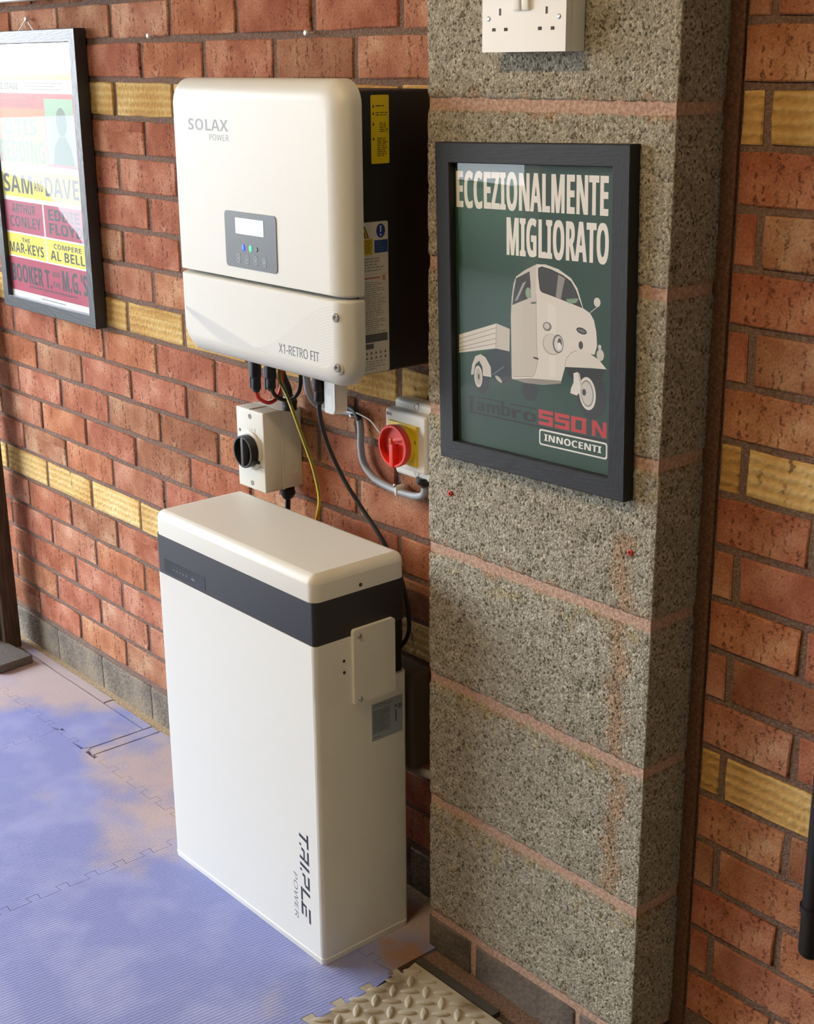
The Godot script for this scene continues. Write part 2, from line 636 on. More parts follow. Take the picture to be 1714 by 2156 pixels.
# added out of view to shape what the poster glass mirrors through the doorway: a dark covered heap by the pier and a low hedge beyond the drive
func outside() -> void:
	var lump := noise(2.2, 131, FastNoiseLite.TYPE_SIMPLEX_SMOOTH, 4)
	var b := MB.new()
	var rings := []
	for e in [[0.70, 0.0], [0.68, 0.25], [0.62, 0.55], [0.53, 0.85], [0.42, 1.03], [0.20, 1.12]]:
		var q := PackedVector3Array()
		for i in 28:
			var a := TAU * i / 28
			var r: float = float(e[0]) * (1.0 + 0.25 * lump.get_noise_3d(cos(a), float(e[1]), sin(a)))
			q.append(Vector3(cos(a) * r * 1.3, e[1], -sin(a) * r))
		rings.append(q)
	b.loft(rings, [])
	single("added_heap", b.done(), mat(srgb(40, 42, 46), 0.8), Vector3(-4.3, -0.05, 0.95), "dark tarpaulin heap added out on the drive to darken the poster reflection", "tarpaulin")
	b = MB.new()
	rings = []
	for e in [[0.0, 0.30], [0.2, 0.42], [0.42, 0.40], [0.56, 0.22], [0.62, 0.05]]:
		var q := PackedVector3Array()
		for i in 60:
			var a := TAU * i / 60
			var x := cos(a) * 2.7
			var z := signf(sin(a)) * pow(absf(sin(a)), 0.35) * float(e[1])
			q.append(Vector3(x, float(e[0]) + 0.10 * lump.get_noise_2d(x * 3.0, e[0]), -z + 0.12 * lump.get_noise_3d(x * 4.0, float(e[0]) * 4.0, z)))
		rings.append(q)
	b.loft(rings, [])
	single("added_hedge", b.done(), mat(srgb(44, 62, 34), 0.95), Vector3(-6.1, -0.05, 6.4), "low dark green hedge added beyond the drive to darken the poster reflection", "hedge")

# ------------------------------------------------------------------ brickwork
func brick_mesh(w: float, h: float, s: int, rough := 1.0) -> ArrayMesh:
	var r := RandomNumberGenerator.new()
	r.seed = s
	var nx := maxi(1, roundi(w / 0.045))
	var ny := 2
	var u0 := r.randf()
	var v0 := r.randf()
	var grid := []
	for j in ny + 1:
		var row := []
		for i in nx + 1:
			var p := Vector3(-w / 2 + w * i / nx, -h / 2 + h * j / ny, r.randf_range(-0.0008, 0.0004))
			if i == 0 or i == nx: p.x += r.randf_range(-0.0014, 0.0012) * rough
			if j == 0 or j == ny: p.y += r.randf_range(-0.0014, 0.0012) * rough
			row.append(p)
		grid.append(row)
	var b := MB.new()
	var uv := func(p: Vector3) -> Vector2: return Vector2(u0 + p.x / 0.7, v0 - p.y / 0.35)
	b.group(2)
	var edge := 0.0022
	var inset := func(p: Vector3) -> Vector3: return Vector3(signf(p.x) * maxf(0.0, absf(p.x) - edge) if absf(absf(p.x) - w / 2) < 0.004 else p.x, signf(p.y) * maxf(0.0, absf(p.y) - edge) if absf(absf(p.y) - h / 2) < 0.004 else p.y, p.z)
	for j in ny:
		for i in nx:
			var q := [grid[j][i], grid[j][i + 1], grid[j + 1][i + 1], grid[j + 1][i]]
			var c := []
			for p in q: c.append(inset.call(p))
			b.quaduv(c[0], c[1], c[2], c[3], uv.call(c[0]), uv.call(c[1]), uv.call(c[2]), uv.call(c[3]))
	var rim := []
	for i in nx: rim.append(grid[0][i])
	for j in ny: rim.append(grid[j][nx])
	for i in nx: rim.append(grid[ny][nx - i])
	for j in ny: rim.append(grid[ny - j][0])
	var n := rim.size()
	for i in n:
		var a: Vector3 = rim[i]
		var d: Vector3 = rim[(i + 1) % n]
		var a1 := Vector3(a.x, a.y, -edge)
		var d1 := Vector3(d.x, d.y, -edge)
		var a0 := Vector3(a.x, a.y, -0.03)
		var d0 := Vector3(d.x, d.y, -0.03)
		var ai: Vector3 = inset.call(a)
		var di: Vector3 = inset.call(d)
		b.group(0)
		b.quaduv(a1, d1, di, ai, uv.call(a), uv.call(d), uv.call(di), uv.call(ai))
		b.group(1)
		b.quaduv(a0, d0, d1, a1, uv.call(a), uv.call(d), uv.call(d), uv.call(a))
	b.st.generate_normals()
	b.st.generate_tangents()
	return b.st.commit()

func perp(row: int) -> float:   # where an upright joint of that course stands
	return -0.1694 - 0.0165 * clampf((row + 5) / 10.0, 0.0, 1.0) + (0.1125 if posmod(row, 2) == 0 else 0.0)

func is_gold(row: int) -> bool:
	return posmod(row - 3, 6) == 0

func back_wall() -> void:
	var wall := structure("wall_back", slab(Vector3(XL, -0.2, -0.25), Vector3(XR, YC, -0.0042)), M.mortar)
	var shapes := {}
	var rest := MB.new()
	var joint := 0.0130
	for row in range(-16, 15):
		var top := BED0 - 0.075 * row
		if top > YC: continue
		var y := top - 0.0375
		var x0 := perp(row)
		var k0 := floori((XL - x0) / 0.225)
		var k1 := ceili((XR - x0) / 0.225)
		for k in range(k0, k1):
			var a := maxf(x0 + k * 0.225 + joint / 2, XL)
			var e := minf(x0 + (k + 1) * 0.225 - joint / 2, XR)
			if a > 0.2:   # right of the pillar the bond runs a little further along
				var further := 0.013 - (perp(row) - perp(row % 2 - 10 if row % 2 else -10))
				a += further
				e += further
			if a > 0.03 and e < 0.47: continue
			if a < 0.03 and e > 0.03: e = 0.03
			if a < 0.48 and e > 0.47: a = 0.481
			if e - a < 0.012: continue
			var w := e - a
			var at := Vector3((a + e) / 2, y, 0)
			if row < -7 or e < -1.93 or a > 0.93:
				rest.box(Vector3(a, y - 0.0322, -0.02), Vector3(e, y + 0.0322, 0))
				continue
			var full := absf(w - 0.2120) < 0.002
			var key := "f%d" % (rng.randi() % 14) if full else "c%.3f" % w
			if not shapes.has(key): shapes[key] = brick_mesh(w, 0.0645, shapes.size() + 50)
			var m: Material
			if is_gold(row): m = M.gold[rng.randi() % 2]
			else: m = M.bricks[rng.randi() % M.bricks.size()]
			var o := part("brick", shapes[key], m, wall, at + Vector3(0, rng.randf_range(-0.001, 0.001), rng.randf_range(-0.0015, 0.001)))
			o.rotation.z = rng.randf_range(-0.004, 0.004)
			o.rotation.y = rng.randf_range(-0.004, 0.004)
	# the course at floor level is of grey bricks with thin pale joints
	var gx := -2.2562
	for i in 11:
		var a := gx + 0.2326 * i + 0.0006
		var e := a + 0.2314
		if a > 0.9 or (a > 0.03 and e < 0.47): continue
		if e > 0.03 and a < 0.03: e = 0.03
		var key := "g%.3f" % (e - a)
		if not shapes.has(key): shapes[key] = brick_mesh(e - a, 0.088, shapes.size() + 50, 0.6)
		part("brick", shapes[key], M.grey_brick, wall, Vector3((a + e) / 2, 0.034, 0))
	var st := part("brick_courses", rest.done(), M.bricks[1], wall)
	st.set_meta("kind", "stuff")

# ------------------------------------------------------------------ the pillar of concrete blocks
func block_mesh(y0: float, h: float, step: float, s: int) -> ArrayMesh:
	var grain := FastNoiseLite.new()
	grain.noise_type = FastNoiseLite.TYPE_CELLULAR
	grain.cellular_return_type = FastNoiseLite.RETURN_DISTANCE
	grain.frequency = 190.0
	grain.seed = s
	grain.fractal_type = FastNoiseLite.FRACTAL_NONE
	var lump := noise(30.0, s + 1, FastNoiseLite.TYPE_SIMPLEX_SMOOTH, 3)
	var stain := noise(26.0, s + 2, FastNoiseLite.TYPE_SIMPLEX_SMOOTH, 3)
	var speck := noise(130.0, s + 3, FastNoiseLite.TYPE_SIMPLEX_SMOOTH, 2)
	# walk round: left side, front, right side
	var line := []   # position (x, z), outward normal
	var nz := maxi(2, roundi(PD / step))
	var nxn := maxi(2, roundi(PW / step))
	for i in nz: line.append([Vector2(0, PD * i / nz), Vector2(-1, 0)])
	for i in nxn + 1:
		var nrm := Vector2(0, 1)
		if i == 0: nrm = Vector2(-0.7, 0.7)
		if i == nxn: nrm = Vector2(0.7, 0.7)
		line.append([Vector2(PW * i / nxn, PD), nrm])
	for i in range(1, nz + 1): line.append([Vector2(PW, PD * (1.0 - float(i) / nz)), Vector2(1, 0)])
	var ny := maxi(2, roundi(h / step))
	var st := SurfaceTool.new()
	st.begin(Mesh.PRIMITIVE_TRIANGLES)
	var cols := line.size()
	for j in ny + 3:
		for i in cols:
			var p: Vector2 = line[i][0]
			var nrm: Vector2 = line[i][1]
			var jj := clampi(j - 1, 0, ny)
			var y := h * jj / ny
			var pos := Vector3(p.x, y, p.y)
			var q := pos + Vector3(0, y0, 0)
			var gd := grain.get_noise_3dv(q)      # -1 at a grain's heart, near 0 between grains
			var push := -0.0011 + (-gd - 0.55) * 0.0022 + lump.get_noise_3dv(q) * 0.0012
			var rim := minf(y, h - y)
			if rim < 0.006: push -= (0.006 - rim) * (0.25 + 0.5 * maxf(0.0, lump.get_noise_3dv(q * 2.3)))
			var corner := minf(absf(p.x), absf(p.x - PW))
			if p.y > PD - 0.001 and corner < 0.006: push -= (0.006 - corner) * 0.25
			if j == 0 or j == ny + 2: push = -0.011
			pos += Vector3(nrm.x, 0, nrm.y) * push
			if jj == 0: pos.y += maxf(0.0, lump.get_noise_2d(q.x * 1.5 + 9.0, y0)) * 0.004
			if jj == ny: pos.y -= maxf(0.0, lump.get_noise_2d(q.x * 1.5, y0 + 5.0)) * 0.004
			# mortar smears left by the trowel, seen in the photograph
			var c := Color(1, 1, 1)
			var pink := 0.0
			var sp := speck.get_noise_3dv(q)
			if p.y > PD - 0.001:
				var band := 1.0 - absf(p.x - 0.405 - stain.get_noise_1d(q.y * 0.4) * 0.02) / 0.024
				if q.y > 0.30 and q.y < 0.86: pink = maxf(pink, band * 0.9 + sp * 0.8)
			if rim < 0.02: pink = maxf(pink, stain.get_noise_3dv(q) * 1.2 + 0.25 - rim / 0.02 * 0.7 + sp * 0.4)
			if pink > 0.12: c = c.lerp(Color(1.0, 0.74, 0.60), clampf((pink - 0.12) * 1.8, 0.0, 0.9))
			var yel := 0.0
			if h - y < 0.05 and q.y < 1.0: yel = stain.get_noise_3dv(q + Vector3(3, 1, 0)) * 1.5 - (h - y) / 0.05 * 0.35 + sp * 0.3 - 0.12
			if yel > 0.05: c = c.lerp(Color(1.0, 0.90, 0.56), clampf(yel * 1.3, 0.0, 0.7))
			st.set_color(c)
			st.add_vertex(pos)
	for j in ny + 2:
		for i in cols - 1:
			var a := j * cols + i
			for k in [a, a + cols, a + 1, a + 1, a + cols, a + cols + 1]: st.add_index(k)
	st.generate_normals()
	return st.commit()

func pillar() -> void:
	var core := MB.new()
	core.box(Vector3(0.004, -0.012, -0.01), Vector3(PW - 0.004, YC, PD - 0.0035))
	var p := structure("wall_pillar", core.done(), M.pillar_mortar)
	part("corner_mortar", slab(Vector3(PW - 0.01, -0.012, -0.01), Vector3(PW + 0.021, YC, 0.0015)), M.corner, p, Vector3.ZERO, "brown mortar in the corner")
	for k in range(-4, 7):
		var top := 1.4135 - 0.225 * (k - 1) - 0.0078
		var h := 0.2094
		if top > YC: continue
		var near := k >= 0
		part("block", block_mesh(top - h, h, 0.0034 if near else 0.012, 300 + k * 7), M.block, p, Vector3(0, top - h, 0))
	# one course of dark engineering bricks at its foot
	var xs := [0.0, 0.1045, 0.117, 0.342, 0.3525, PW]
	for i in range(0, 6, 2):
		var w: float = xs[i + 1] - xs[i]
		part("engineering_brick", brick_mesh(w, 0.066, 700 + i, 0.8), M.blue_brick, p, Vector3(xs[i] + w / 2, 0.0235, PD))
	part("engineering_brick", brick_mesh(PD - 0.006, 0.066, 709, 0.8), M.blue_brick, p, Vector3(PW, 0.0235, (PD - 0.006) / 2)).rotation.y = PI / 2

# ------------------------------------------------------------------ the floor of foam mats
const PITCH := 0.06
# the dovetailed line between two mats: points along the seam at c, from t0 to t1 along the other axis
func seam(c: float, t0: float, t1: float, amp: float, phase: float) -> PackedVector2Array:
	var out := PackedVector2Array()
	out.append(Vector2(t0, c))
	for n in range(floori((t0 - phase) / PITCH), ceili((t1 - phase) / PITCH) + 1):
		var b := phase + n * PITCH
		for e in [[0.06, -1.0], [0.44, -1.0], [0.40, 1.0], [1.10, 1.0]]:
			var t: float = b + float(e[0]) * PITCH
			if t > t0 + 0.016 and t < t1 - 0.016: out.append(Vector2(t, c + amp * float(e[1])))
	out.append(Vector2(t1, c))
	return out

# corners x0, x1, z0, z1; which sides are dovetailed: left, right, near wall, far from wall
func mat_outline(x0: float, x1: float, z0: float, z1: float, cut: Array) -> PackedVector2Array:
	var out := PackedVector2Array()
	var amps := [0.009 if cut[0] else 0.0, 0.009 if cut[1] else 0.0, 0.008 if cut[2] else 0.0, 0.008 if cut[3] else 0.0]
	var near := seam(z0, x0, x1, 0.008, 0.012) if cut[2] else PackedVector2Array([Vector2(x0, z0), Vector2(x1, z0)])
	var far := seam(z1, x0, x1, 0.008, 0.012) if cut[3] else PackedVector2Array([Vector2(x0, z1), Vector2(x1, z1)])
	var left := seam(x0, z0, z1, 0.009, 0.0) if cut[0] else PackedVector2Array([Vector2(z0, x0), Vector2(z1, x0)])
	var right := seam(x1, z0, z1, 0.009, 0.0) if cut[1] else PackedVector2Array([Vector2(z0, x1), Vector2(z1, x1)])
	for i in near.size() - 1: out.append(near[i])
	for i in right.size() - 1: out.append(Vector2(right[i].y, right[i].x))
	for i in range(far.size() - 1, 0, -1): out.append(far[i])
	for i in range(left.size() - 1, 0, -1): out.append(Vector2(left[i].y, left[i].x))
	return out

const FX0 := -1.85
const FX1 := 0.35
const FZ1 := 1.05
func mat_mesh(outline: PackedVector2Array) -> ArrayMesh:
	var shrunk := Geometry2D.offset_polygon(outline, -0.0005)
	var o: PackedVector2Array = shrunk[0] if shrunk.size() else outline
	var b := MB.new()
	b.group(-1)
	var uv := func(p: Vector2) -> Vector2: return Vector2((p.x - FX0) / (FX1 - FX0), p.y / FZ1)
	var idx := Geometry2D.triangulate_polygon(o)
	for i in range(0, idx.size(), 3):
		var q := [o[idx[i]], o[idx[i + 1]], o[idx[i + 2]]]
		if (q[1] - q[0]).cross(q[2] - q[0]) > 0: q.reverse()
		b.triuv(Vector3(q[0].x, 0, q[0].y), Vector3(q[1].x, 0, q[1].y), Vector3(q[2].x, 0, q[2].y), uv.call(q[0]), uv.call(q[1]), uv.call(q[2]))
	var n := o.size()
	var ccw := not Geometry2D.is_polygon_clockwise(o)
	for i in n:
		var a := o[i]
		var d := o[(i + 1) % n]
		if not ccw:
			var t := a
			a = d
			d = t
		b.quaduv(Vector3(a.x, 0, a.y), Vector3(d.x, 0, d.y), Vector3(d.x, -0.012, d.y), Vector3(a.x, -0.012, a.y), uv.call(a), uv.call(d), uv.call(d), uv.call(a))
	b.st.generate_normals()
	b.st.generate_tangents()
	return b.st.commit()

func mat_picture() -> Array:
	var w := 1760
	var h := 840
	var n1 := noise(0.0030, 61, FastNoiseLite.TYPE_SIMPLEX_SMOOTH, 5).get_image(w, h).get_data()
	var n2 := noise(0.007, 62, FastNoiseLite.TYPE_SIMPLEX_SMOOTH, 3).get_image(w, h).get_data()
	var n3 := noise(0.25, 63, FastNoiseLite.TYPE_SIMPLEX_SMOOTH, 2).get_image(w, h).get_data()
	var col := PackedByteArray()
	col.resize(w * h * 3)
	var hgt := PackedByteArray()
	hgt.resize(w * h)
	var blue := srgb(128, 135, 182)
	var pale := srgb(160, 164, 200)
	var dust := srgb(180, 161, 152)
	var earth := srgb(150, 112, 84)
	for y in h:
		var z := y * FZ1 / h
		for x in w:
			var i := y * w + x
			var wx := FX0 + x * (FX1 - FX0) / w
			var a := n1[i] / 255.0
			var c2 := n2[i] / 255.0
			var c := blue.lerp(pale, clampf(c2 * 1.2 - 0.45, 0.0, 0.5))
			# dried mud and dust trodden in: along the wall, by the pillar and at the seam by the battery
			var mud := a * 1.0 - 0.36 + (c2 - 0.5) * 0.25
			mud += 0.46 * clampf(1.0 - (z - 0.06) / 0.26, 0.0, 1.0)
			mud -= 0.25 * clampf((z - 0.35) / 0.2, 0.0, 1.0)
			var ds := Vector2(wx + 0.66, (z - 0.36) * 0.9).length()
			mud += 0.42 * clampf(1.0 - ds / 0.2, 0.0, 1.0)
			mud += (n3[i] / 255.0 - 0.5) * 0.22
			c = c.lerp(dust, clampf(mud * 2.4 - 0.55, 0.0, 0.9))
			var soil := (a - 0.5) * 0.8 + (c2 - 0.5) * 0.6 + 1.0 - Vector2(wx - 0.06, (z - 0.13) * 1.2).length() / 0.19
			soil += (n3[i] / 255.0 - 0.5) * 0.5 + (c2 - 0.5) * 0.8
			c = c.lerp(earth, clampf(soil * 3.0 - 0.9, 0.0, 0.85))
			var f := (n3[i] - 128) / 255.0 * 0.06
			col[i * 3] = clampi(int((c.r + f) * 255), 0, 255)
			col[i * 3 + 1] = clampi(int((c.g + f) * 255), 0, 255)
			col[i * 3 + 2] = clampi(int((c.b + f) * 255), 0, 255)
			hgt[i] = clampi(int(128 + sin((x + y * 0.1) * 1.15) * 38 + (n3[i] - 128) * 0.3), 0, 255)
	return [ImageTexture.create_from_image(Image.create_from_data(w, h, false, Image.FORMAT_RGB8, col)), normal_of(hgt, w, h, 2.0)]

func floor_mats() -> void:
	var floor_node := get_node("floor")
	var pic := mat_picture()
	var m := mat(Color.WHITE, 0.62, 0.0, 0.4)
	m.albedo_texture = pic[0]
	m.normal_enabled = true
	m.normal_texture = pic[1]
	m.normal_scale = 0.5
	var tiles := [
		[-0.586, 0.025, 0.195, 0.80, [true, true, true, true]],
		[-1.19, -0.586, 0.195, 0.80, [true, true, true, true]],
		[-1.79, -1.19, 0.195, 0.80, [false, true, true, true]],
		[-0.586, 0.025, 0.80, 1.40, [true, true, true, false]],
		[-1.19, -0.586, 0.80, 1.40, [true, true, true, false]],
		[-1.79, -1.19, 0.80, 1.40, [false, true, true, false]],
		[-1.017, -0.43, 0.022, 0.195, [false, false, false, true]],
		[-0.427, 0.018, 0.022, 0.195, [false, false, false, true]],
		[-1.052, -1.021, 0.026, 0.195, [false, false, false, false]],
		[-1.79, -1.056, 0.049, 0.195, [false, false, false, true]],
		[-1.24, -1.056, 0.024, 0.046, [false, false, false, false]],
		[-1.79, -1.246, 0.020, 0.045, [false, false, false, false]],
	]
	part("mortar_fillet", slab(Vector3(-2.4, -0.013, -0.004), Vector3(0.004, -0.004, 0.024)), M.sand, floor_node, Vector3.ZERO, "sandy mortar along the foot of the wall")
	part("mortar_fillet", slab(Vector3(0.0, -0.013, PD - 0.004), Vector3(PW + 0.02, -0.006, 0.1285)), M.mortar, floor_node, Vector3.ZERO, "sandy mortar along the foot of the pillar")
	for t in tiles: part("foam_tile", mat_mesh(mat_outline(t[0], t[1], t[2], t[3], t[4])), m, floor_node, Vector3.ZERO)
	# the worn grey tile with raised tread bars, and a strip of edging at the pillar's foot
	var grit := NoiseTexture2D.new()
	grit.noise = noise(0.011, 71, FastNoiseLite.TYPE_SIMPLEX_SMOOTH, 5)
	grit.width = 512
	grit.height = 512
	var gr := Gradient.new()
	gr.set_color(0, srgb(104, 84, 62))
	gr.set_color(1, srgb(190, 182, 162))
	gr.add_point(0.45, srgb(168, 158, 138))
	grit.color_ramp = gr
	var tm := mat(Color.WHITE, 0.75, 0.0, 0.3)
	tm.albedo_texture = grit
	tm.uv1_triplanar = true
	tm.uv1_world_triplanar = true
	tm.uv1_scale = Vector3(1.4, 1.4, 1.4)
	var outline := mat_outline(0.025, 0.625, 0.150, 0.80, [true, false, false, false])
	var tile := part("tread_tile", mat_mesh(outline), tm, floor_node, Vector3.ZERO, "dirty grey foam tile with raised tread bars")
	var bar := MB.new()
	var rings := []
	for e in [[1.0, 1.0, 0.0], [0.94, 0.9, 0.0014], [0.78, 0.68, 0.0026], [0.45, 0.3, 0.0031]]:
		var q := PackedVector3Array()
		for i in 16:
			var a := TAU * i / 16
			q.append(Vector3(cos(a) * 0.0162 * float(e[0]), float(e[2]), -sin(a) * 0.0066 * float(e[1]) * (0.55 + 0.45 * absf(sin(a)))))
		rings.append(q)
	bar.loft(rings, [], false, true)
	var bar_mesh := bar.done()
	for i in range(-24, 30):
		for j in range(-24, 30):
			var p := Vector2(0.060, 0.267) + Vector2(0.0194, -0.0194) * i + Vector2(0.0194, 0.0194) * j
			if p.x < 0.036 or p.x > 0.40 or p.y < 0.166 or p.y > 0.52: continue
			var o := part("tread_bar", bar_mesh, tm, tile, Vector3(p.x, 0, p.y))
			o.rotation.y = -PI / 4 if posmod(i + j, 2) == 0 else PI / 4
	part("edging_strip", slab(Vector3(0.02, -0.012, 0.1285), Vector3(0.212, -0.002, 0.1465)), mat(srgb(70, 66, 58), 0.8), floor_node, Vector3.ZERO, "dark strip of mat edging")

# ------------------------------------------------------------------ the inverter on the wall
func cover_rings(x0: float, y0: float, x1: float, y1: float, radii: Array, z0: float, z1: float, ins: Array) -> Array:
	# ins: how far the front face stands back from the left, bottom, right, top edge
	var out := []
	out.append(ring(rr(x0, y0, x1, y1, radii, 8), z0))
	var n := 8
	for i in n + 1:
		var a := PI / 2 * i / n
		var f := 1.0 - cos(a)
		var z := lerpf(z1 - 0.024, z1, sin(a))
		var rads := []
		for k in 4: rads.append(maxf(0.002, radii[k] * (1.0 - 0.35 * f)))
		out.append(ring(rr(x0 + float(ins[0]) * f, y0 + float(ins[1]) * f, x1 - float(ins[2]) * f, y1 - float(ins[3]) * f, rads, 8), z))
	return out

func flat_front(r: PackedVector3Array) -> Array:   # outline and bounds of a cover's front
	var o := PackedVector2Array()
	var lo := Vector2(1e9, 1e9)
	var hi := -lo
	for p in r:
		o.append(Vector2(p.x, p.y))
		lo = lo.min(Vector2(p.x, p.y))
		hi = hi.max(Vector2(p.x, p.y))
	return [o, lo, hi]

func inverter() -> void:
	var t := thing("wall_inverter", Vector3.ZERO, "white wall-mounted inverter with small screen, black sides and wave print", "inverter")
	part("body", rbox(Vector3(0.441, 0.418, 0.163), 0.004), M.black_metal, t, Vector3(-0.2845, 1.2225, 0.0945), "black metal case")
	var fin := MB.new()
	for i in 15: fin.box(Vector3(-0.49 + i * 0.028, 1.025, 0.004), Vector3(-0.486 + i * 0.028, 1.42, 0.014))
	part("heat_sink", fin.done(), M.black_metal, t)
	part("wall_bracket", slab(Vector3(-0.45, 1.30, 0.0015), Vector3(-0.12, 1.36, 0.005)), M.steel, t)
	var ink := srgb(118, 118, 116)
	# upper cover
	var up := cover_rings(-0.517, 1.1355, -0.054, 1.4485, [0.004, 0.006, 0.036, 0.030], 0.172, 0.210, [0.016, 0.003, 0.036, 0.030])
	var b := MB.new()
	b.loft(up, [], true, false)
	var uc := part("upper_cover", b.done(), M.inverter_white, t, Vector3.ZERO, "white upper cover")
	var fr := flat_front(up[-1])
	var lo: Vector2 = fr[1]
	var hi: Vector2 = fr[2]
	var pr := Print.new(lo.x, lo.y, hi.x, hi.y, 2400, srgb(219, 218, 209))
	pr.text("SOLAX", font_bold, -0.4605, 1.3675, -0.3440, 1.3855, ink, 0.0)
	pr.text("POWER", font_plain, -0.3990, 1.3530, -0.3435, 1.3625, ink, 0.0, 0.0002)
	part("upper_front", plate(fr[0], 0.0003), tex_mat(pr.tex(), 0.42), uc, Vector3(0, 0, 0.2097))
	# lower cover with the printed waves
	var dn := cover_rings(-0.517, 0.996, -0.054, 1.1325, [0.042, 0.040, 0.006, 0.004], 0.172, 0.2095, [0.016, 0.028, 0.030, 0.004])
	b = MB.new()
	b.loft(dn, [], true, false)
	var lc := part("lower_cover", b.done(), M.inverter_white, t, Vector3.ZERO, "white lower cover")
	fr = flat_front(dn[-1])
	lo = fr[1]
	hi = fr[2]
	pr = Print.new(lo.x, lo.y, hi.x, hi.y, 2400, srgb(219, 218, 209))
	var haze := srgb(196, 195, 190)
	# two thin veils and a fan of fine lines
	var veil := PackedVector2Array()
	for i in 41:
		var f := i / 40.0
		veil.append(Vector2(lerpf(-0.512, -0.205, f), 1.076 - 0.070 * f + 0.004 * sin(f * PI)))
	for i in 41:
		var f := 1.0 - i / 40.0
		veil.append(Vector2(lerpf(-0.50, -0.205, f), 1.066 - 0.058 * f - 0.022 * sin(f * PI)))
	pr.poly(veil, srgb(206, 206, 200))
	for i in 20:
		var q := PackedVector2Array()
		var g := i / 19.0
		for k in 31:
			var f := k / 30.0
			var s := f * f * (3.0 - 2.0 * f)
			q.append(Vector2(lerpf(-0.30 + 0.06 * g, -0.075, f), lerpf(1.030 - 0.010 * g, 1.122 - 0.082 * g, s) - 0.012 * sin(f * PI) * g))
		pr.curve(q, 0.0006, haze)
	for i in 14:
		var q := PackedVector2Array()
		var g := i / 13.0
		for k in 31:
			var f := k / 30.0
			q.append(Vector2(lerpf(-0.512, -0.19, f), 1.075 - 0.072 * f - sin(f * PI) * 0.020 * g))
		pr.curve(q, 0.0006, srgb(194, 194, 192))
	pr.text("X1-RETRO FIT", font_plain, -0.2277, 1.0315, -0.1223, 1.0470, srgb(84, 86, 88), 0.0, 0.0003)
	part("lower_front", plate(fr[0], 0.0003), tex_mat(pr.tex(), 0.42), lc, Vector3(0, 0, 0.2092))
	var boss := lathe([Vector2(0.0115, -0.004), Vector2(0.0115, 0.0), Vector2(0.0100, 0.0014), Vector2(0.0075, 0.0014)], 20)
	var head := lathe([Vector2(0.0068, 0.0), Vector2(0.0068, 0.0030), Vector2(0.0056, 0.0040), Vector2(0.0030, 0.0040), Vector2(0.0028, 0.0012)], 16, Transform3D(), [0, 0, 1, 2])
	for s in [[-0.503, 1.106, 0.200], [-0.503, 1.0293, 0.200], [-0.0785, 1.106, 0.2065], [-0.078, 1.0293, 0.2065]]:
		var o := part("screw_boss", boss, M.iso_grey, lc, Vector3(s[0], s[1], s[2]))
		o.rotation.y = -0.5 if s[0] < -0.3 else 0.15
		var sc := part("screw", head, M.steel, lc, Vector3(s[0], s[1], s[2] + 0.0008))
		sc.rotation.y = o.rotation.y
	# the display
	var dp := part("display_panel", plate(rr(-0.0712, -0.0445, 0.0712, 0.0445, [0.007, 0.007, 0.007, 0.007], 5), 0.0014), mat(srgb(74, 77, 82), 0.35), t, Vector3(-0.2933, 1.2004, 0.2098), "charcoal display panel")
	var scr := mat(srgb(222, 234, 236), 0.25)
	scr.emission_enabled = true
	scr.emission = srgb(205, 235, 240)
	scr.emission_energy_multiplier = 0.35
	part("screen", plate(rr(-0.039, -0.0126, 0.039, 0.0126, [0.0015, 0.0015, 0.0015, 0.0015], 2), 0.0006), scr, dp, Vector3(-0.0013, 0.0224, 0.0012))
	for e in [[-0.0199, srgb(40, 70, 255), 2.2, "blue indicator light"], [0.0000, srgb(70, 235, 140), 1.2, "green indicator light"], [0.0172, srgb(130, 134, 136), 0.0, ""]]:
		var lm := mat(e[1], 0.3)
		if e[2] > 0.0:
			lm.emission_enabled = true
			lm.emission = e[1]
			lm.emission_energy_multiplier = e[2]
		part("indicator_light", lathe([Vector2(0.0042, 0), Vector2(0.0042, 0.0008), Vector2(0.003, 0.0014)], 14), lm, dp, Vector3(e[0], -0.0114, 0.0012), e[3]).scale = Vector3(0.9, 1.25, 1) if e[2] > 0.0 else Vector3(0.7, 0.9, 1)
	var marks := ["<", "^", "v", "="]
	for i in 4:
		var bp := Print.new(-0.007, -0.0085, 0.007, 0.0085, 5000, srgb(74, 77, 82))
		bp.ellipse(0, 0, 0.0058, 0.0072, srgb(128, 130, 133))
		bp.ellipse(0, 0, 0.0048, 0.0061, srgb(74, 77, 82))
		bp.rect(-0.007, -0.0016, -0.0035, 0.0016, srgb(74, 77, 82))
		bp.text(marks[i], font_bold, -0.0027, -0.0027, 0.0027, 0.0027, srgb(140, 142, 145))
		part("touch_button", plate(rr(-0.007, -0.0085, 0.007, 0.0085, [0.002, 0.002, 0.002, 0.002], 2), 0.0003), tex_mat(bp.tex(), 0.35), dp, Vector3(-0.036 + 0.0239 * i, -0.0295, 0.0013))
	# labels on the black side; seen from the right, so their x runs towards the wall
	var side := Basis(Vector3(0, 0, -1), Vector3(0, 1, 0), Vector3(1, 0, 0))
	var lp := Print.new(-0.0172, -0.0487, 0.0172, 0.0487, 6000, srgb(222, 196, 20))
	for e in [[0.034, 1, -0.008, 0.015], [0.024, 2, -0.008, 0.016], [0.009, 5, -0.001, 0.016], [-0.012, 10, -0.006, 0.016]]:
		var y: float = e[0]
		lp.poly(PackedVector2Array([Vector2(-0.0145, y - 0.003), Vector2(-0.0105, y - 0.003), Vector2(-0.0125, y + 0.002)]), srgb(60, 44, 10))
		lp.small_print(e[2], y - 0.0027 * int(e[1]), e[3], y + 0.001, e[1], srgb(98, 84, 14), rng)
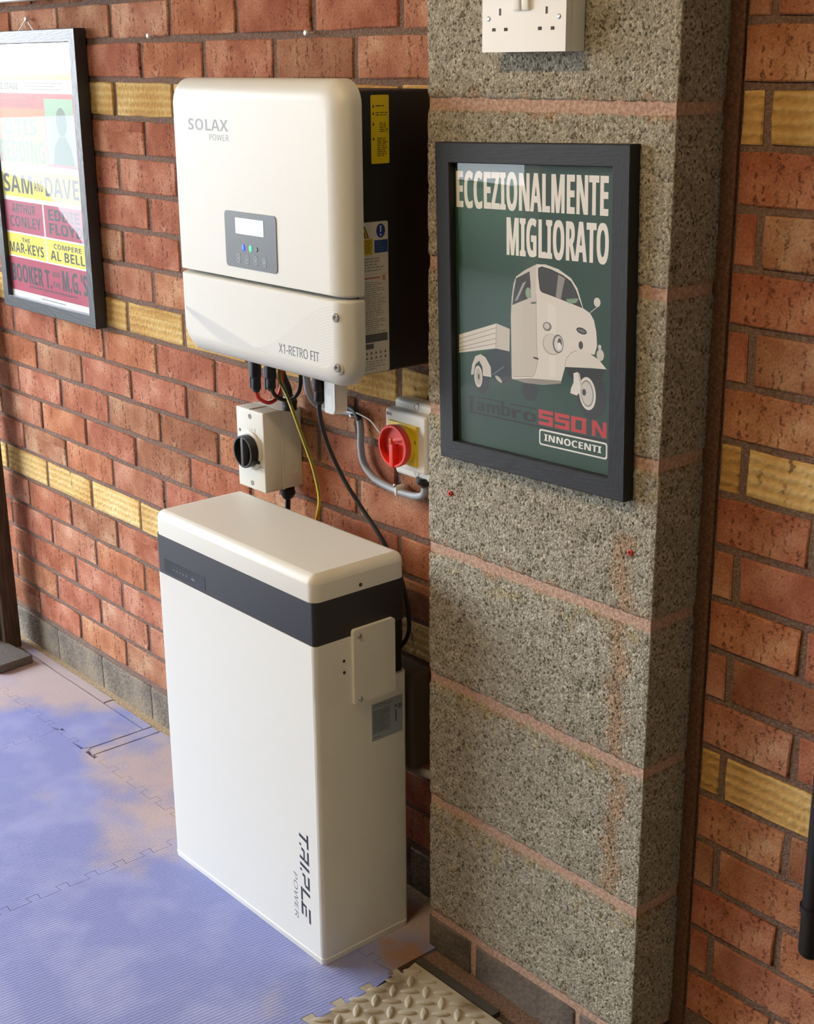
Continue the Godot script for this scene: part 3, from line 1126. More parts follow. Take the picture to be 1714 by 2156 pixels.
	var yl := part("warning_label", plate(rr(-0.0172, -0.0487, 0.0172, 0.0487, [0.002, 0.002, 0.002, 0.002], 2), 0.0004), tex_mat(lp.tex(), 0.5), t, Vector3(-0.0640, 1.3763, 0.1303), "yellow warning label")
	yl.basis = side
	var wl := Print.new(-0.0288, -0.1143, 0.0288, 0.1143, 5000, srgb(214, 208, 194))
	wl.rect(-0.0275, 0.083, -0.0012, 0.1135, srgb(214, 208, 194))
	wl.poly(PackedVector2Array([Vector2(-0.026, 0.0915), Vector2(-0.008, 0.0915), Vector2(-0.017, 0.110)]), srgb(70, 58, 10))
	wl.poly(PackedVector2Array([Vector2(-0.0232, 0.0932), Vector2(-0.0108, 0.0932), Vector2(-0.017, 0.1058)]), srgb(214, 180, 20))
	wl.ellipse(-0.017, 0.097, 0.002, 0.0035, srgb(90, 74, 10))
	wl.rect(-0.0275, 0.066, -0.0012, 0.090, srgb(206, 184, 40))
	wl.small_print(-0.025, 0.068, -0.003, 0.088, 6, srgb(120, 104, 24), rng)
	wl.ellipse(0.0145, 0.1005, 0.0085, 0.0105, srgb(24, 56, 132))
	wl.rect(0.0133, 0.0985, 0.0157, 0.108, srgb(225, 225, 222))
	wl.ellipse(0.0145, 0.0945, 0.0014, 0.0017, srgb(225, 225, 222))
	wl.rect(0.002, 0.068, 0.0282, 0.087, srgb(34, 62, 120))
	wl.small_print(0.004, 0.070, 0.026, 0.085, 4, srgb(72, 94, 140), rng)
	wl.small_print(-0.026, 0.040, 0.022, 0.062, 5, srgb(150, 146, 138), rng)
	wl.rect(-0.0288, 0.0365, 0.0288, 0.0372, srgb(180, 176, 168))
	wl.rect(-0.027, 0.030, 0.012, 0.0325, srgb(186, 120, 104))
	wl.text("X", font_bold, 0.016, 0.026, 0.023, 0.0345, srgb(190, 70, 50))
	wl.small_print(-0.027, -0.056, 0.024, 0.026, 26, srgb(152, 148, 140), rng)
	wl.rect(-0.0215, -0.0665, 0.0255, -0.054, srgb(92, 94, 96))
	wl.rect(-0.0215, -0.0765, -0.002, -0.0685, srgb(92, 94, 96))
	for i in 10:
		var cx := -0.016 + (i % 5) * 0.0092
		var cy := -0.0825 - (i / 5) * 0.0075
		wl.poly(PackedVector2Array([Vector2(cx - 0.0024, cy - 0.0024), Vector2(cx + 0.0024, cy - 0.0024), Vector2(cx, cy + 0.0026)]), srgb(110, 96, 84))
	wl.small_print(-0.026, -0.110, 0.022, -0.095, 4, srgb(160, 156, 148), rng)
	var wlp := part("rating_label", plate(rr(-0.0288, -0.1143, 0.0288, 0.1143, [0.003, 0.003, 0.003, 0.003], 3), 0.0004), tex_mat(wl.tex(), 0.5), t, Vector3(-0.0640, 1.1295, 0.1463), "white rating label")
	wlp.basis = side
	# sockets under the case
	for p in [[-0.412, 0.13], [-0.366, 0.13], [-0.349, 0.10], [-0.30, 0.09], [-0.244, 0.12], [-0.215, 0.11]]:
		part("cable_socket", lathe([Vector2(0.010, 0.0), Vector2(0.010, 0.02), Vector2(0.012, 0.02), Vector2(0.012, 0.03)], 14), M.black, t, Vector3(p[0], 0.985, p[1])).rotation.x = -PI / 2

# ------------------------------------------------------------------ the battery on the floor
func battery() -> void:
	var x0 := -0.5435
	var x1 := -0.0688
	var z0 := 0.083
	var z1 := 0.2743
	var t := thing("battery_cabinet", Vector3.ZERO, "tall white battery cabinet with a charcoal band under its lid, standing on the mats", "battery")
	var up := Transform3D(Basis(Vector3(1, 0, 0), Vector3(0, 0, -1), Vector3(0, 1, 0)), Vector3.ZERO)   # outline (x, -z), height as y
	var box := func(a0: float, c0: float, a1: float, c1: float, r: float, levels: Array, groups: Array) -> ArrayMesh:
		var rings := []
		for l in levels:
			var i: float = l[1]
			rings.append(ring(rr(a0 + i, -c1 + i, a1 - i, -c0 - i, [maxf(r - i, 0.001), maxf(r - i, 0.001), maxf(r - i, 0.001), maxf(r - i, 0.001)], 5), l[0], up))
		var b := MB.new()
		b.loft(rings, groups)
		return b.done()
	part("base", box.call(x0 - 0.001, z0, x1 + 0.001, z1 + 0.001, 0.009, [[0.0, 0.001], [0.0105, 0.0], [0.0120, 0.0012]], [0, 1]), M.case_white, t)
	var body := part("body", box.call(x0, z0, x1, z1, 0.008, [[0.012, 0.0], [0.4950, 0.0]], [0]), M.case_white, t, Vector3.ZERO, "white steel case")
	part("upper_body", box.call(x0, 0.116, x1, z1, 0.008, [[0.4950, 0.0], [0.5897, 0.0]], [0]), M.case_white, t)
	part("connector_bay", slab(Vector3(x0 + 0.004, 0.49, 0.09), Vector3(x1 - 0.006, 0.60, 0.12)), M.black, t)
	part("band", box.call(x0 + 0.0006, z0 + 0.001, x1 - 0.0006, z1 - 0.0006, 0.008, [[0.5897, 0.0], [0.6634, 0.0]], [0]), M.charcoal, t, Vector3.ZERO, "charcoal plastic band")
	part("lid", box.call(x0, z0, x1, z1, 0.016, [[0.6634, 0.0], [0.693, 0.0], [0.6985, 0.0012], [0.7035, 0.0045], [0.7065, 0.009], [0.7078, 0.014]], [0, 1, 1, 1, 1]), M.case_white, t, Vector3.ZERO, "white lid with rounded edges")
	part("lid_screw", lathe([Vector2(0.0034, -0.002), Vector2(0.0034, 0.0006), Vector2(0.0018, 0.0009)], 12), mat(srgb(60, 56, 50), 0.5), t, Vector3(x1 + 0.0002, 0.6731, 0.1791)).rotation.y = PI / 2
	# front lettering, running down the right-hand edge
	var pr := Print.new(x0 + 0.008, 0.0125, x1 - 0.008, 0.5892, 2000, srgb(226, 224, 213))
	var ink := srgb(38, 38, 44)
	var L := 0.026
	var put := func(s0: float, h0: float, s1: float, h1: float) -> void:
		var q := PackedVector2Array()
		for e in [[s0, h0], [s1, h0], [s1, h1], [s0, h1]]: q.append(Vector2(-0.1285 + float(e[1]) * L, 0.2440 - float(e[0]) - 0.0075 * float(e[1])))
		pr.poly(q, ink)
	# T R I P L E, cut like a stencil
	put.call(0.000, 0.80, 0.027, 1.0); put.call(0.0105, 0.0, 0.0165, 0.80)
	put.call(0.0285, 0.0, 0.033, 0.20); put.call(0.0345, 0.20, 0.040, 0.48); put.call(0.033, 0.80, 0.058, 1.0); put.call(0.0525, 0.48, 0.058, 0.80); put.call(0.036, 0.40, 0.056, 0.56); put.call(0.0525, 0.0, 0.058, 0.42)
	put.call(0.0655, 0.0, 0.0715, 1.0)
	put.call(0.0770, 0.0, 0.0815, 0.20); put.call(0.0835, 0.24, 0.0890, 0.52); put.call(0.0815, 0.80, 0.107, 1.0); put.call(0.1015, 0.48, 0.107, 0.80); put.call(0.0850, 0.40, 0.104, 0.56)
	put.call(0.1140, 0.22, 0.1200, 1.0); put.call(0.1140, 0.0, 0.1400, 0.20)
	put.call(0.1440, 0.80, 0.1720, 1.0); put.call(0.1500, 0.42, 0.1660, 0.58); put.call(0.1440, 0.20, 0.1490, 0.58); put.call(0.1420, 0.0, 0.1680, 0.20)
	var lay := Transform2D(Vector2(0, -1), Vector2(1, 0), Vector2(-0.1485, 0.1500))
	pr.text("POWER", font_plain, 0.0, 0.0, 0.0885, 0.0108, srgb(112, 112, 116), 0.35, 0.0, lay)
	var front := part("front_lettering", plate(rr(x0 + 0.008, 0.0125, x1 - 0.008, 0.5892, [0.0004, 0.0004, 0.0004, 0.0004], 1), 0.0003), tex_mat(pr.tex(), 0.42), body, Vector3(0, 0, z1 - 0.0001))
	# status panel at the left of the band
	var sp := Print.new(-0.0675, -0.0135, 0.0675, 0.0135, 5000, srgb(46, 47, 51))
	for i in 5:
		sp.rect(-0.0375 + i * 0.0105, -0.0035, -0.0335 + i * 0.0105, -0.0005, srgb(116, 117, 120))
		sp.rect(-0.0362 + i * 0.0105, 0.0025, -0.0345 + i * 0.0105, 0.0045, srgb(96, 97, 100))
	sp.rect(0.0225, -0.0045, 0.0320, -0.0010, srgb(130, 131, 134))
	sp.rect(0.0262, 0.0015, 0.0285, 0.0035, srgb(96, 97, 100))
	part("status_panel", plate(rr(-0.0675, -0.0135, 0.0675, 0.0135, [0.001, 0.001, 0.003, 0.003], 3), 0.0008), tex_mat(sp.tex(), 0.3), t, Vector3(-0.4510, 0.6083, z1 - 0.0010), "black status panel")
	# cover plate on the right-hand side
	var side := Basis(Vector3(0, 0, -1), Vector3(0, 1, 0), Vector3(1, 0, 0))
	var cp := part("side_cover", plate(rr(-0.0437, -0.0657, 0.0437, 0.0657, [0.002, 0.002, 0.005, 0.005], 4), 0.007), M.case_white, t, Vector3(x1 - 0.0005, 0.5352, 0.1568), "white cover plate")
	cp.basis = side
	for y: float in [0.0541, -0.0622 + 0.004]:
		part("screw", lathe([Vector2(0.0046, 0.0), Vector2(0.0046, 0.0016), Vector2(0.0036, 0.0030), Vector2(0.0016, 0.0034)], 16), M.steel, cp, Vector3(-0.0320, y, 0.007))
	for y: float in [0.5506, 0.5304]:
		part("indicator_light", lathe([Vector2(0.0026, -0.001), Vector2(0.0026, 0.0006), Vector2(0.0012, 0.0008)], 10), M.black, t, Vector3(x1, y, 0.2161)).rotation.y = PI / 2
	var lp := Print.new(-0.0337, -0.034, 0.0337, 0.034, 5000, srgb(150, 158, 164))
	lp.rect(-0.032, -0.022, 0.006, 0.022, srgb(128, 136, 144))
	lp.small_print(-0.030, -0.020, 0.004, 0.020, 12, srgb(104, 112, 122), rng)
	lp.small_print(-0.030, 0.025, 0.012, 0.032, 2, srgb(92, 98, 106), rng)
	lp.rect(0.016, 0.014, 0.021, 0.019, srgb(84, 90, 96))
	lp.rect(0.024, 0.010, 0.031, 0.019, srgb(90, 96, 102))
	lp.rect(0.017, -0.012, 0.0205, 0.010, srgb(84, 90, 96))
	lp.small_print(-0.030, -0.031, -0.012, -0.026, 1, srgb(100, 106, 112), rng)
	var lb := part("rating_label", plate(rr(-0.0337, -0.034, 0.0337, 0.034, [0.001, 0.001, 0.001, 0.001], 1), 0.0004), tex_mat(lp.tex(), 0.4), t, Vector3(x1, 0.4208, 0.1269), "silver rating label")
	lb.basis = side

# ------------------------------------------------------------------ switches
func dc_isolator() -> void:
	var t := thing("isolator_switch", Vector3(-0.505, 0.7167, 0.0), "pale grey isolator box with a round black rotary knob under the inverter", "switch")
	var w := 0.0855
	var h := 0.1500
	var base := MB.new()
	rbox_into(base, Vector3(0, h / 2, 0.0215), Vector3(w, h, 0.043), 0.0015, 2)
	part("back_box", base.done(), M.iso_grey, t)
	part("front_box", rbox(Vector3(w + 0.001, h + 0.001, 0.041), 0.0018, 2), M.iso_grey, t, Vector3(0, h / 2, 0.0645))
	part("seam", slab(Vector3(-w / 2 - 0.0012, -0.0008, 0.0425), Vector3(w / 2 + 0.0012, h + 0.0008, 0.0445)), M.iso_grey, t)
	part("top_groove", slab(Vector3(-0.002, h - 0.001, 0.046), Vector3(0.001, h + 0.0012, 0.084)), mat(srgb(110, 108, 104), 0.7), t)
	var collar := lathe([Vector2(0.036, 0.0), Vector2(0.036, 0.004), Vector2(0.034, 0.005)], 32, Transform3D(), [0, 1])
	var kc := Vector3(0.002, 0.0745, 0.085)
	part("collar", collar, M.iso_grey, t, kc)
	var k := part("knob", lathe([Vector2(0.030, 0.004), Vector2(0.0305, 0.019), Vector2(0.0290, 0.0205), Vector2(0.0262, 0.0205), Vector2(0.0255, 0.0110), Vector2(0.001, 0.0110)], 36, Transform3D(), [0, 1, 2, 3, 4]), M.black, t, kc, "black rotary knob")
	var grip := MB.new()
	rbox_into(grip, Vector3(0, 0, 0.0155), Vector3(0.0085, 0.0525, 0.012), 0.0015, 2)
	part("grip", grip.done(), mat(srgb(70, 70, 72), 0.5), k)
	part("pointer", rbox(Vector3(0.009, 0.006, 0.004), 0.001, 2), M.black, t, kc + Vector3(0.0315, -0.016, 0.008))
	for p in [[0.001, h - 0.012], [0.001, 0.011], [-0.033, 0.107]]:
		var r := 0.0048 if p[0] > -0.01 else 0.003
		part("screw", lathe([Vector2(r, -0.001), Vector2(r, 0.0004), Vector2(r * 0.5, 0.0002)], 14, Transform3D(), [0, 1]), mat(srgb(128, 128, 122), 0.6), t, Vector3(p[0], p[1], 0.0852))
	var pr := Print.new(-0.012, -0.004, 0.012, 0.004, 6000, srgb(214, 212, 200))
	pr.text("I  ON", font_plain, -0.006, -0.0022, 0.006, 0.0022, srgb(120, 120, 116))
	part("printed_mark", sheet(0.024, 0.008), tex_mat(pr.tex(), 0.5), t, Vector3(0.004, 0.1135, 0.08565))
	pr = Print.new(-0.012, -0.004, 0.012, 0.004, 6000, srgb(214, 212, 200))
	pr.text("O OFF", font_plain, -0.006, -0.0022, 0.006, 0.0022, srgb(120, 120, 116))
	part("printed_mark", sheet(0.024, 0.008), tex_mat(pr.tex(), 0.5), t, Vector3(0.030, 0.0430, 0.08565))
	part("knockout", lathe([Vector2(0.0095, 0.0), Vector2(0.0095, 0.0006), Vector2(0.0085, 0.0006), Vector2(0.0085, 0.0001)], 24, Transform3D(), [0, 1, 2]), M.iso_grey, t, Vector3(w / 2, 0.035, 0.020)).rotation.y = PI / 2
	for e in [[0.0, -1.0], [h, 1.0]]:
		var g := part("cable_gland", lathe([Vector2(0.0135, -0.002), Vector2(0.0135, 0.010), Vector2(0.0145, 0.010), Vector2(0.0145, 0.016), Vector2(0.0105, 0.024), Vector2(0.006, 0.027)], 8, Transform3D(), [1, 2, 1, 3, 4]), M.black, t, Vector3(0.042 if float(e[1]) > 0 else 0.0465 - 0.020, e[0], 0.024), "black cable gland")
		g.rotation.x = -PI / 2 * float(e[1])

func ac_isolator() -> void:
	var t := thing("isolator_switch", Vector3(-0.1065, 0.822, 0.0), "white isolator with a red rotary handle on a yellow plate, beside the pillar", "switch")
	# the housing: a flat box whose two ends step down to screw tabs
	var b := MB.new()
	rbox_into(b, Vector3(0, 0.0555, 0.0155), Vector3(0.101, 0.131, 0.031), 0.007, 4)
	part("back_box", b.done(), M.white, t)
	b = MB.new()
	var hrings := []
	for e in [[0.0, 0.012], [0.0, 0.046], [0.0012, 0.0490], [0.004, 0.0500]]:
		var i: float = e[0]
		hrings.append(ring(rr(-0.0505 + i, 0.0095 + i, 0.0505 - i, 0.1065 - i, [0.004, 0.004, 0.004, 0.004], 4), e[1]))
	b.loft(hrings, [0, 1, 1])
	part("housing", b.done(), M.white, t)
	for s: float in [-1.0, 1.0]:
		part("screw_hole", lathe([Vector2(0.0062, -0.002), Vector2(0.0062, 0.0006), Vector2(0.0048, 0.0006), Vector2(0.0040, -0.0015)], 18, Transform3D(), [0, 1, 2]), M.iso_grey, t, Vector3(0.006, 0.0575 + s * 0.0560, 0.0312))
	part("yellow_plate", rbox(Vector3(0.071, 0.0680, 0.005), 0.0012, 2), M.yellow, t, Vector3(-0.0035, 0.0545, 0.0520), "yellow plate")
	part("yellow_collar", lathe([Vector2(0.033, 0.0), Vector2(0.0325, 0.010), Vector2(0.0315, 0.011)], 36, Transform3D(), [0, 1]), M.yellow, t, Vector3(-0.0035, 0.0545, 0.054))
	part("padlock_hole", lathe([Vector2(0.0045, 0.0), Vector2(0.0045, 0.0006), Vector2(0.0035, 0.0003)], 12), mat(srgb(150, 40, 20), 0.6), t, Vector3(0.0265, 0.0615, 0.0543))
	var kc := Vector3(-0.0035, 0.0535, 0.064)
	var k := part("red_handle", lathe([Vector2(0.0345, 0.0), Vector2(0.0355, 0.010), Vector2(0.0345, 0.0122), Vector2(0.0310, 0.0122), Vector2(0.0300, 0.0030), Vector2(0.001, 0.0030)], 40, Transform3D(), [0, 1, 2, 3, 4]), M.red, t, kc, "red rotary handle")
	var g := MB.new()
	rbox_into(g, Vector3(0.0, -0.016, 0.0080), Vector3(0.0100, 0.0390, 0.0125), 0.0015, 2)
	part("grip", g.done(), M.red, k)
	g = MB.new()
	rbox_into(g, Vector3(0.012, 0.009, 0.0055), Vector3(0.0260, 0.0055, 0.0050), 0.001, 2)
	var wing := part("grip_web", g.done(), M.red, k)
	wing.rotation.z = 0.25
	part("padlock_slide", rbox(Vector3(0.006, 0.008, 0.004), 0.001, 2), mat(srgb(225, 120, 30), 0.5), k, Vector3(-0.011, 0.006, 0.005))
	var pr := Print.new(-0.008, -0.004, 0.008, 0.004, 8000, srgb(238, 235, 226))
	pr.text("BG", font_bold, -0.0056, -0.0022, 0.0056, 0.0024, srgb(74, 78, 150), 0.0, 0.0004)
	part("printed_mark", sheet(0.016, 0.008), tex_mat(pr.tex(), 0.4), t, Vector3(-0.0400, 0.0975, 0.0502))
	var gl := part("cable_gland", lathe([Vector2(0.0145, 0.0), Vector2(0.0145, 0.007), Vector2(0.012, 0.012), Vector2(0.007, 0.016)], 12, Transform3D(), [0, 1, 2]), M.black, t, Vector3(0.018, -0.004, 0.024), "black cable gland")
	gl.rotation.x = PI / 2

# ------------------------------------------------------------------ cables
func cable(called: String, pts: Array, r: float, m: Material, label: String) -> Node3D:
	var t := thing(called, Vector3.ZERO, label, "cable")
	part("sheath", tube(pts, r), m, t)
	return t

func plug_mesh(len: float, r: float) -> ArrayMesh:   # along +z
	return lathe([Vector2(r * 0.8, 0.0), Vector2(r, 0.002), Vector2(r, len * 0.55), Vector2(r * 0.86, len * 0.6), Vector2(r * 0.86, len * 0.9), Vector2(r * 0.5, len)], 12, Transform3D(), [0, 1, 2, 1, 3])

func cables() -> void:
	var down := Vector3(PI / 2, 0, 0)
	var blk := mat(srgb(26, 25, 26), 0.55)
	var t := cable("power_cable", [Vector3(-0.4135, 0.926, 0.13), Vector3(-0.4105, 0.912, 0.127), Vector3(-0.4067, 0.9015, 0.110), Vector3(-0.4101, 0.905, 0.09), Vector3(-0.4135, 0.920, 0.078), Vector3(-0.412, 0.950, 0.075), Vector3(-0.41, 0.99, 0.075)], 0.0034, mat(srgb(190, 44, 40), 0.5), "short red cable looping down under the inverter from a black plug")
	part("plug", plug_mesh(0.062, 0.0098), blk, t, Vector3(-0.4125, 0.985, 0.13)).rotation = down
	part("plug_tab", rbox(Vector3(0.004, 0.05, 0.008), 0.001, 2), mat(srgb(90, 92, 94), 0.5), t, Vector3(-0.4232, 0.954, 0.132))
	t = cable("power_cable", [Vector3(-0.3680, 0.940, 0.13), Vector3(-0.3625, 0.925, 0.126), Vector3(-0.3562, 0.9146, 0.110), Vector3(-0.3460, 0.918, 0.100), Vector3(-0.3350, 0.934, 0.094), Vector3(-0.335, 0.96, 0.09), Vector3(-0.335, 0.99, 0.09)], 0.0036, blk, "short black cable looping down under the inverter from a black plug")
	part("plug", plug_mesh(0.052, 0.0098), blk, t, Vector3(-0.3675, 0.985, 0.13)).rotation = down
	part("plug_tab", rbox(Vector3(0.004, 0.04, 0.008), 0.001, 2), mat(srgb(90, 92, 94), 0.5), t, Vector3(-0.3785, 0.954, 0.132))
	t = cable("power_cable", [Vector3(-0.463, 0.888, 0.024), Vector3(-0.462, 0.905, 0.026), Vector3(-0.448, 0.930, 0.045), Vector3(-0.440, 0.96, 0.06), Vector3(-0.438, 0.99, 0.07)], 0.0062, blk, "thick black cable rising from the grey isolator into the inverter")
	t = cable("power_cable", [Vector3(-0.4785, 0.693, 0.024), Vector3(-0.480, 0.66, 0.026), Vector3(-0.484, 0.60, 0.034), Vector3(-0.47, 0.52, 0.04), Vector3(-0.42, 0.46, 0.045)], 0.0052, blk, "black cable dropping from the grey isolator behind the battery")
	var stripe := MB.new()
	var pts := [Vector3(-0.3541, 0.985, 0.12), Vector3(-0.3541, 0.9508, 0.12), Vector3(-0.3348, 0.9266, 0.12), Vector3(-0.3133, 0.8929, 0.12), Vector3(-0.3044, 0.8509, 0.11), Vector3(-0.2953, 0.8085, 0.10), Vector3(-0.2943, 0.7639, 0.09), Vector3(-0.3061, 0.733, 0.08), Vector3(-0.3261, 0.704, 0.07), Vector3(-0.3492, 0.6637, 0.06), Vector3(-0.36, 0.58, 0.05)]
	t = cable("earth_cable", pts, 0.0030, mat(srgb(214, 182, 44), 0.5), "thin yellow and green earth cable hanging from the inverter behind the battery")
	var path := smooth_path(pts)
	for i in path.size(): path[i] += Vector3(0.0012, 0.0004, 0.0006)
	tube_into(stripe, path, 0.0021, 8)
	part("green_stripe", stripe.done(), mat(srgb(96, 108, 40), 0.5), t, Vector3.ZERO, "green stripe")
	t = cable("data_cable", [Vector3(-0.2435, 0.985, 0.12), Vector3(-0.2439, 0.9479, 0.12), Vector3(-0.245, 0.9218, 0.12), Vector3(-0.2494, 0.8825, 0.11), Vector3(-0.238, 0.8374, 0.1), Vector3(-0.2134, 0.7906, 0.09), Vector3(-0.1821, 0.7495, 0.08), Vector3(-0.151, 0.718, 0.075), Vector3(-0.1289, 0.6888, 0.07), Vector3(-0.108, 0.641, 0.06), Vector3(-0.0965, 0.5823, 0.055), Vector3(-0.1049, 0.5354, 0.05), Vector3(-0.1338, 0.4968, 0.055)], 0.0038, blk, "long black cable curving from the inverter down behind the battery")
	part("plug", plug_mesh(0.055, 0.0105), blk, t, Vector3(-0.2435, 0.985, 0.12)).rotation = down
	# a grey pair from the inverter along the wall to the red isolator
	t = cable("grey_cable", [Vector3(-0.345, 0.99, 0.07), Vector3(-0.3648, 0.9315, 0.055), Vector3(-0.3884, 0.8988, 0.028), Vector3(-0.3900, 0.884, 0.012), Vector3(-0.364, 0.880, 0.008), Vector3(-0.3022, 0.886, 0.008), Vector3(-0.278, 0.886, 0.011)], 0.0062, M.grey_cable, "thick grey cable clipped along the bricks to the red isolator")
	part("sheath", tube([Vector3(-0.278, 0.886, 0.011), Vector3(-0.2705, 0.866, 0.012), Vector3(-0.2696, 0.8321, 0.013), Vector3(-0.2611, 0.8038, 0.014), Vector3(-0.2354, 0.7835, 0.014), Vector3(-0.2033, 0.776, 0.014), Vector3(-0.1716, 0.7738, 0.015), Vector3(-0.1343, 0.7747, 0.017), Vector3(-0.110, 0.7790, 0.021), Vector3(-0.0950, 0.7845, 0.0235), Vector3(-0.0886, 0.7920, 0.024), Vector3(-0.0885, 0.8000, 0.024)], 0.0062), M.grey_cable, t)
	part("cable_clip", rbox(Vector3(0.005, 0.018, 0.022), 0.002, 2), M.white, t, Vector3(-0.166, 0.776, 0.012), "white cable clip")
	part("clip_nail", lathe([Vector2(0.003, 0.0), Vector2(0.003, 0.003), Vector2(0.001, 0.0035)], 10), M.steel, t, Vector3(-0.166, 0.786, 0.0225))
	t = cable("black_sleeve", [Vector3(-0.366, 0.892, 0.012), Vector3(-0.33, 0.891, 0.012), Vector3(-0.302, 0.895, 0.014), Vector3(-0.280, 0.894, 0.017), Vector3(-0.267, 0.882, 0.018)], 0.0050, blk, "short black sleeve over the grey cable beside the white dongle")
	part("end_cap", lathe([Vector2(0.004, 0), Vector2(0.004, 0.004), Vector2(0.002, 0.005)], 10), M.steel, t, Vector3(-0.286, 0.885, 0.018))
	cable("string_cable", [Vector3(-0.272, 0.893, 0.020), Vector3(-0.2274, 0.889, 0.026), Vector3(-0.1779, 0.880, 0.045), Vector3(-0.150, 0.876, 0.055)], 0.0012, mat(srgb(214, 208, 196), 0.6), "thin pale cord stretched to the red handle")
	cable("thin_cable", [Vector3(-0.30, 0.99, 0.09), Vector3(-0.318, 0.945, 0.075), Vector3(-0.345, 0.912, 0.045), Vector3(-0.365, 0.895, 0.02), Vector3(-0.372, 0.886, 0.014)], 0.0034, mat(srgb(206, 206, 202), 0.5), "thin pale cable under the inverter")
	# the white radio dongle under the inverter
	t = thing("wireless_dongle", Vector3(-0.2145, 0.9175, 0.108), "white plastic dongle plugged in under the right end of the inverter", "dongle")
	var b := MB.new()
	var prof := PackedVector2Array([Vector2(-0.0150, 0.010), Vector2(-0.005, 0.0), Vector2(0.0150, 0.0), Vector2(0.0155, 0.012), Vector2(0.0155, 0.078), Vector2(-0.0150, 0.078)])
	var rs := []
	for e in [[0.0015, -0.013], [0.0, -0.0115], [0.0, 0.0115], [0.0015, 0.013]]:
		var o := Geometry2D.offset_polygon(prof, -float(e[0]))
		rs.append(ring(rr(-0.0155 + float(e[0]), 0.0 + float(e[0]), 0.0155 - float(e[0]), 0.078, [0.003, 0.010, 0.001, 0.001], 4), e[1]))
	b.loft(rs, [0, 1, 0])
	part("case", b.done(), M.white, t)
	var pr := Print.new(-0.007, -0.016, 0.007, 0.016, 6000, srgb(244, 244, 240))
	pr.rect(-0.003, 0.004, -0.0018, 0.015, srgb(150, 150, 150))
	pr.rect(0.0018, 0.004, 0.003, 0.015, srgb(150, 150, 150))
	part("sticker", sheet(0.014, 0.032), tex_mat(pr.tex(), 0.4), t, Vector3(-0.001, 0.028, 0.0132), "white sticker")

# ------------------------------------------------------------------ posters
func frame_mesh(w: float, h: float, iw: float, ih: float, depth: float) -> ArrayMesh:
	# mitred frame: face flat at z = depth, sides rounded a little, inner edge drops to the glass
	var b := MB.new()
	var e := 0.0012
	var rect := func(a: float, c: float, z: float) -> PackedVector3Array:
		return PackedVector3Array([Vector3(-a / 2, -c / 2, z), Vector3(a / 2, -c / 2, z), Vector3(a / 2, c / 2, z), Vector3(-a / 2, c / 2, z)])
	var rings := [rect.call(w, h, 0.0), rect.call(w, h, depth - e), rect.call(w - 2 * e, h - 2 * e, depth), rect.call(iw + 2 * e, ih + 2 * e, depth), rect.call(iw, ih, depth - e), rect.call(iw, ih, 0.002)]
	for i in rings.size() - 1:
		b.group(-1)
		for j in 4:
			var k := (j + 1) % 4
			var r: PackedVector3Array = rings[i]
			var s: PackedVector3Array = rings[i + 1]
			# grain runs along each rail
			var ax := (r[k] - r[j]).normalized()
			var uv := func(p: Vector3) -> Vector2: return Vector2(p.dot(ax) * 2.0 + j * 0.31, (p - ax * p.dot(ax)).dot(Vector3(ax.y, -ax.x, 0)) * 22.0 + p.z * 20.0)
			b.quaduv(r[j], r[k], s[k], s[j], uv.call(r[j]), uv.call(r[k]), uv.call(s[k]), uv.call(s[j]))
	b.st.generate_normals()
	b.st.generate_tangents()
	return b.st.commit()

func frame_material(c: Color, rough: float) -> StandardMaterial3D:
	var m := mat(c, rough)
	var t := NoiseTexture2D.new()
	var n := noise(0.02, 81, FastNoiseLite.TYPE_SIMPLEX_SMOOTH, 4)
	t.noise = n
	t.width = 512
	t.height = 512
	t.seamless = true
	t.as_normal_map = true
	t.bump_strength = 3.0
	m.normal_enabled = true
	m.normal_texture = t
	m.normal_scale = 0.5
	return m

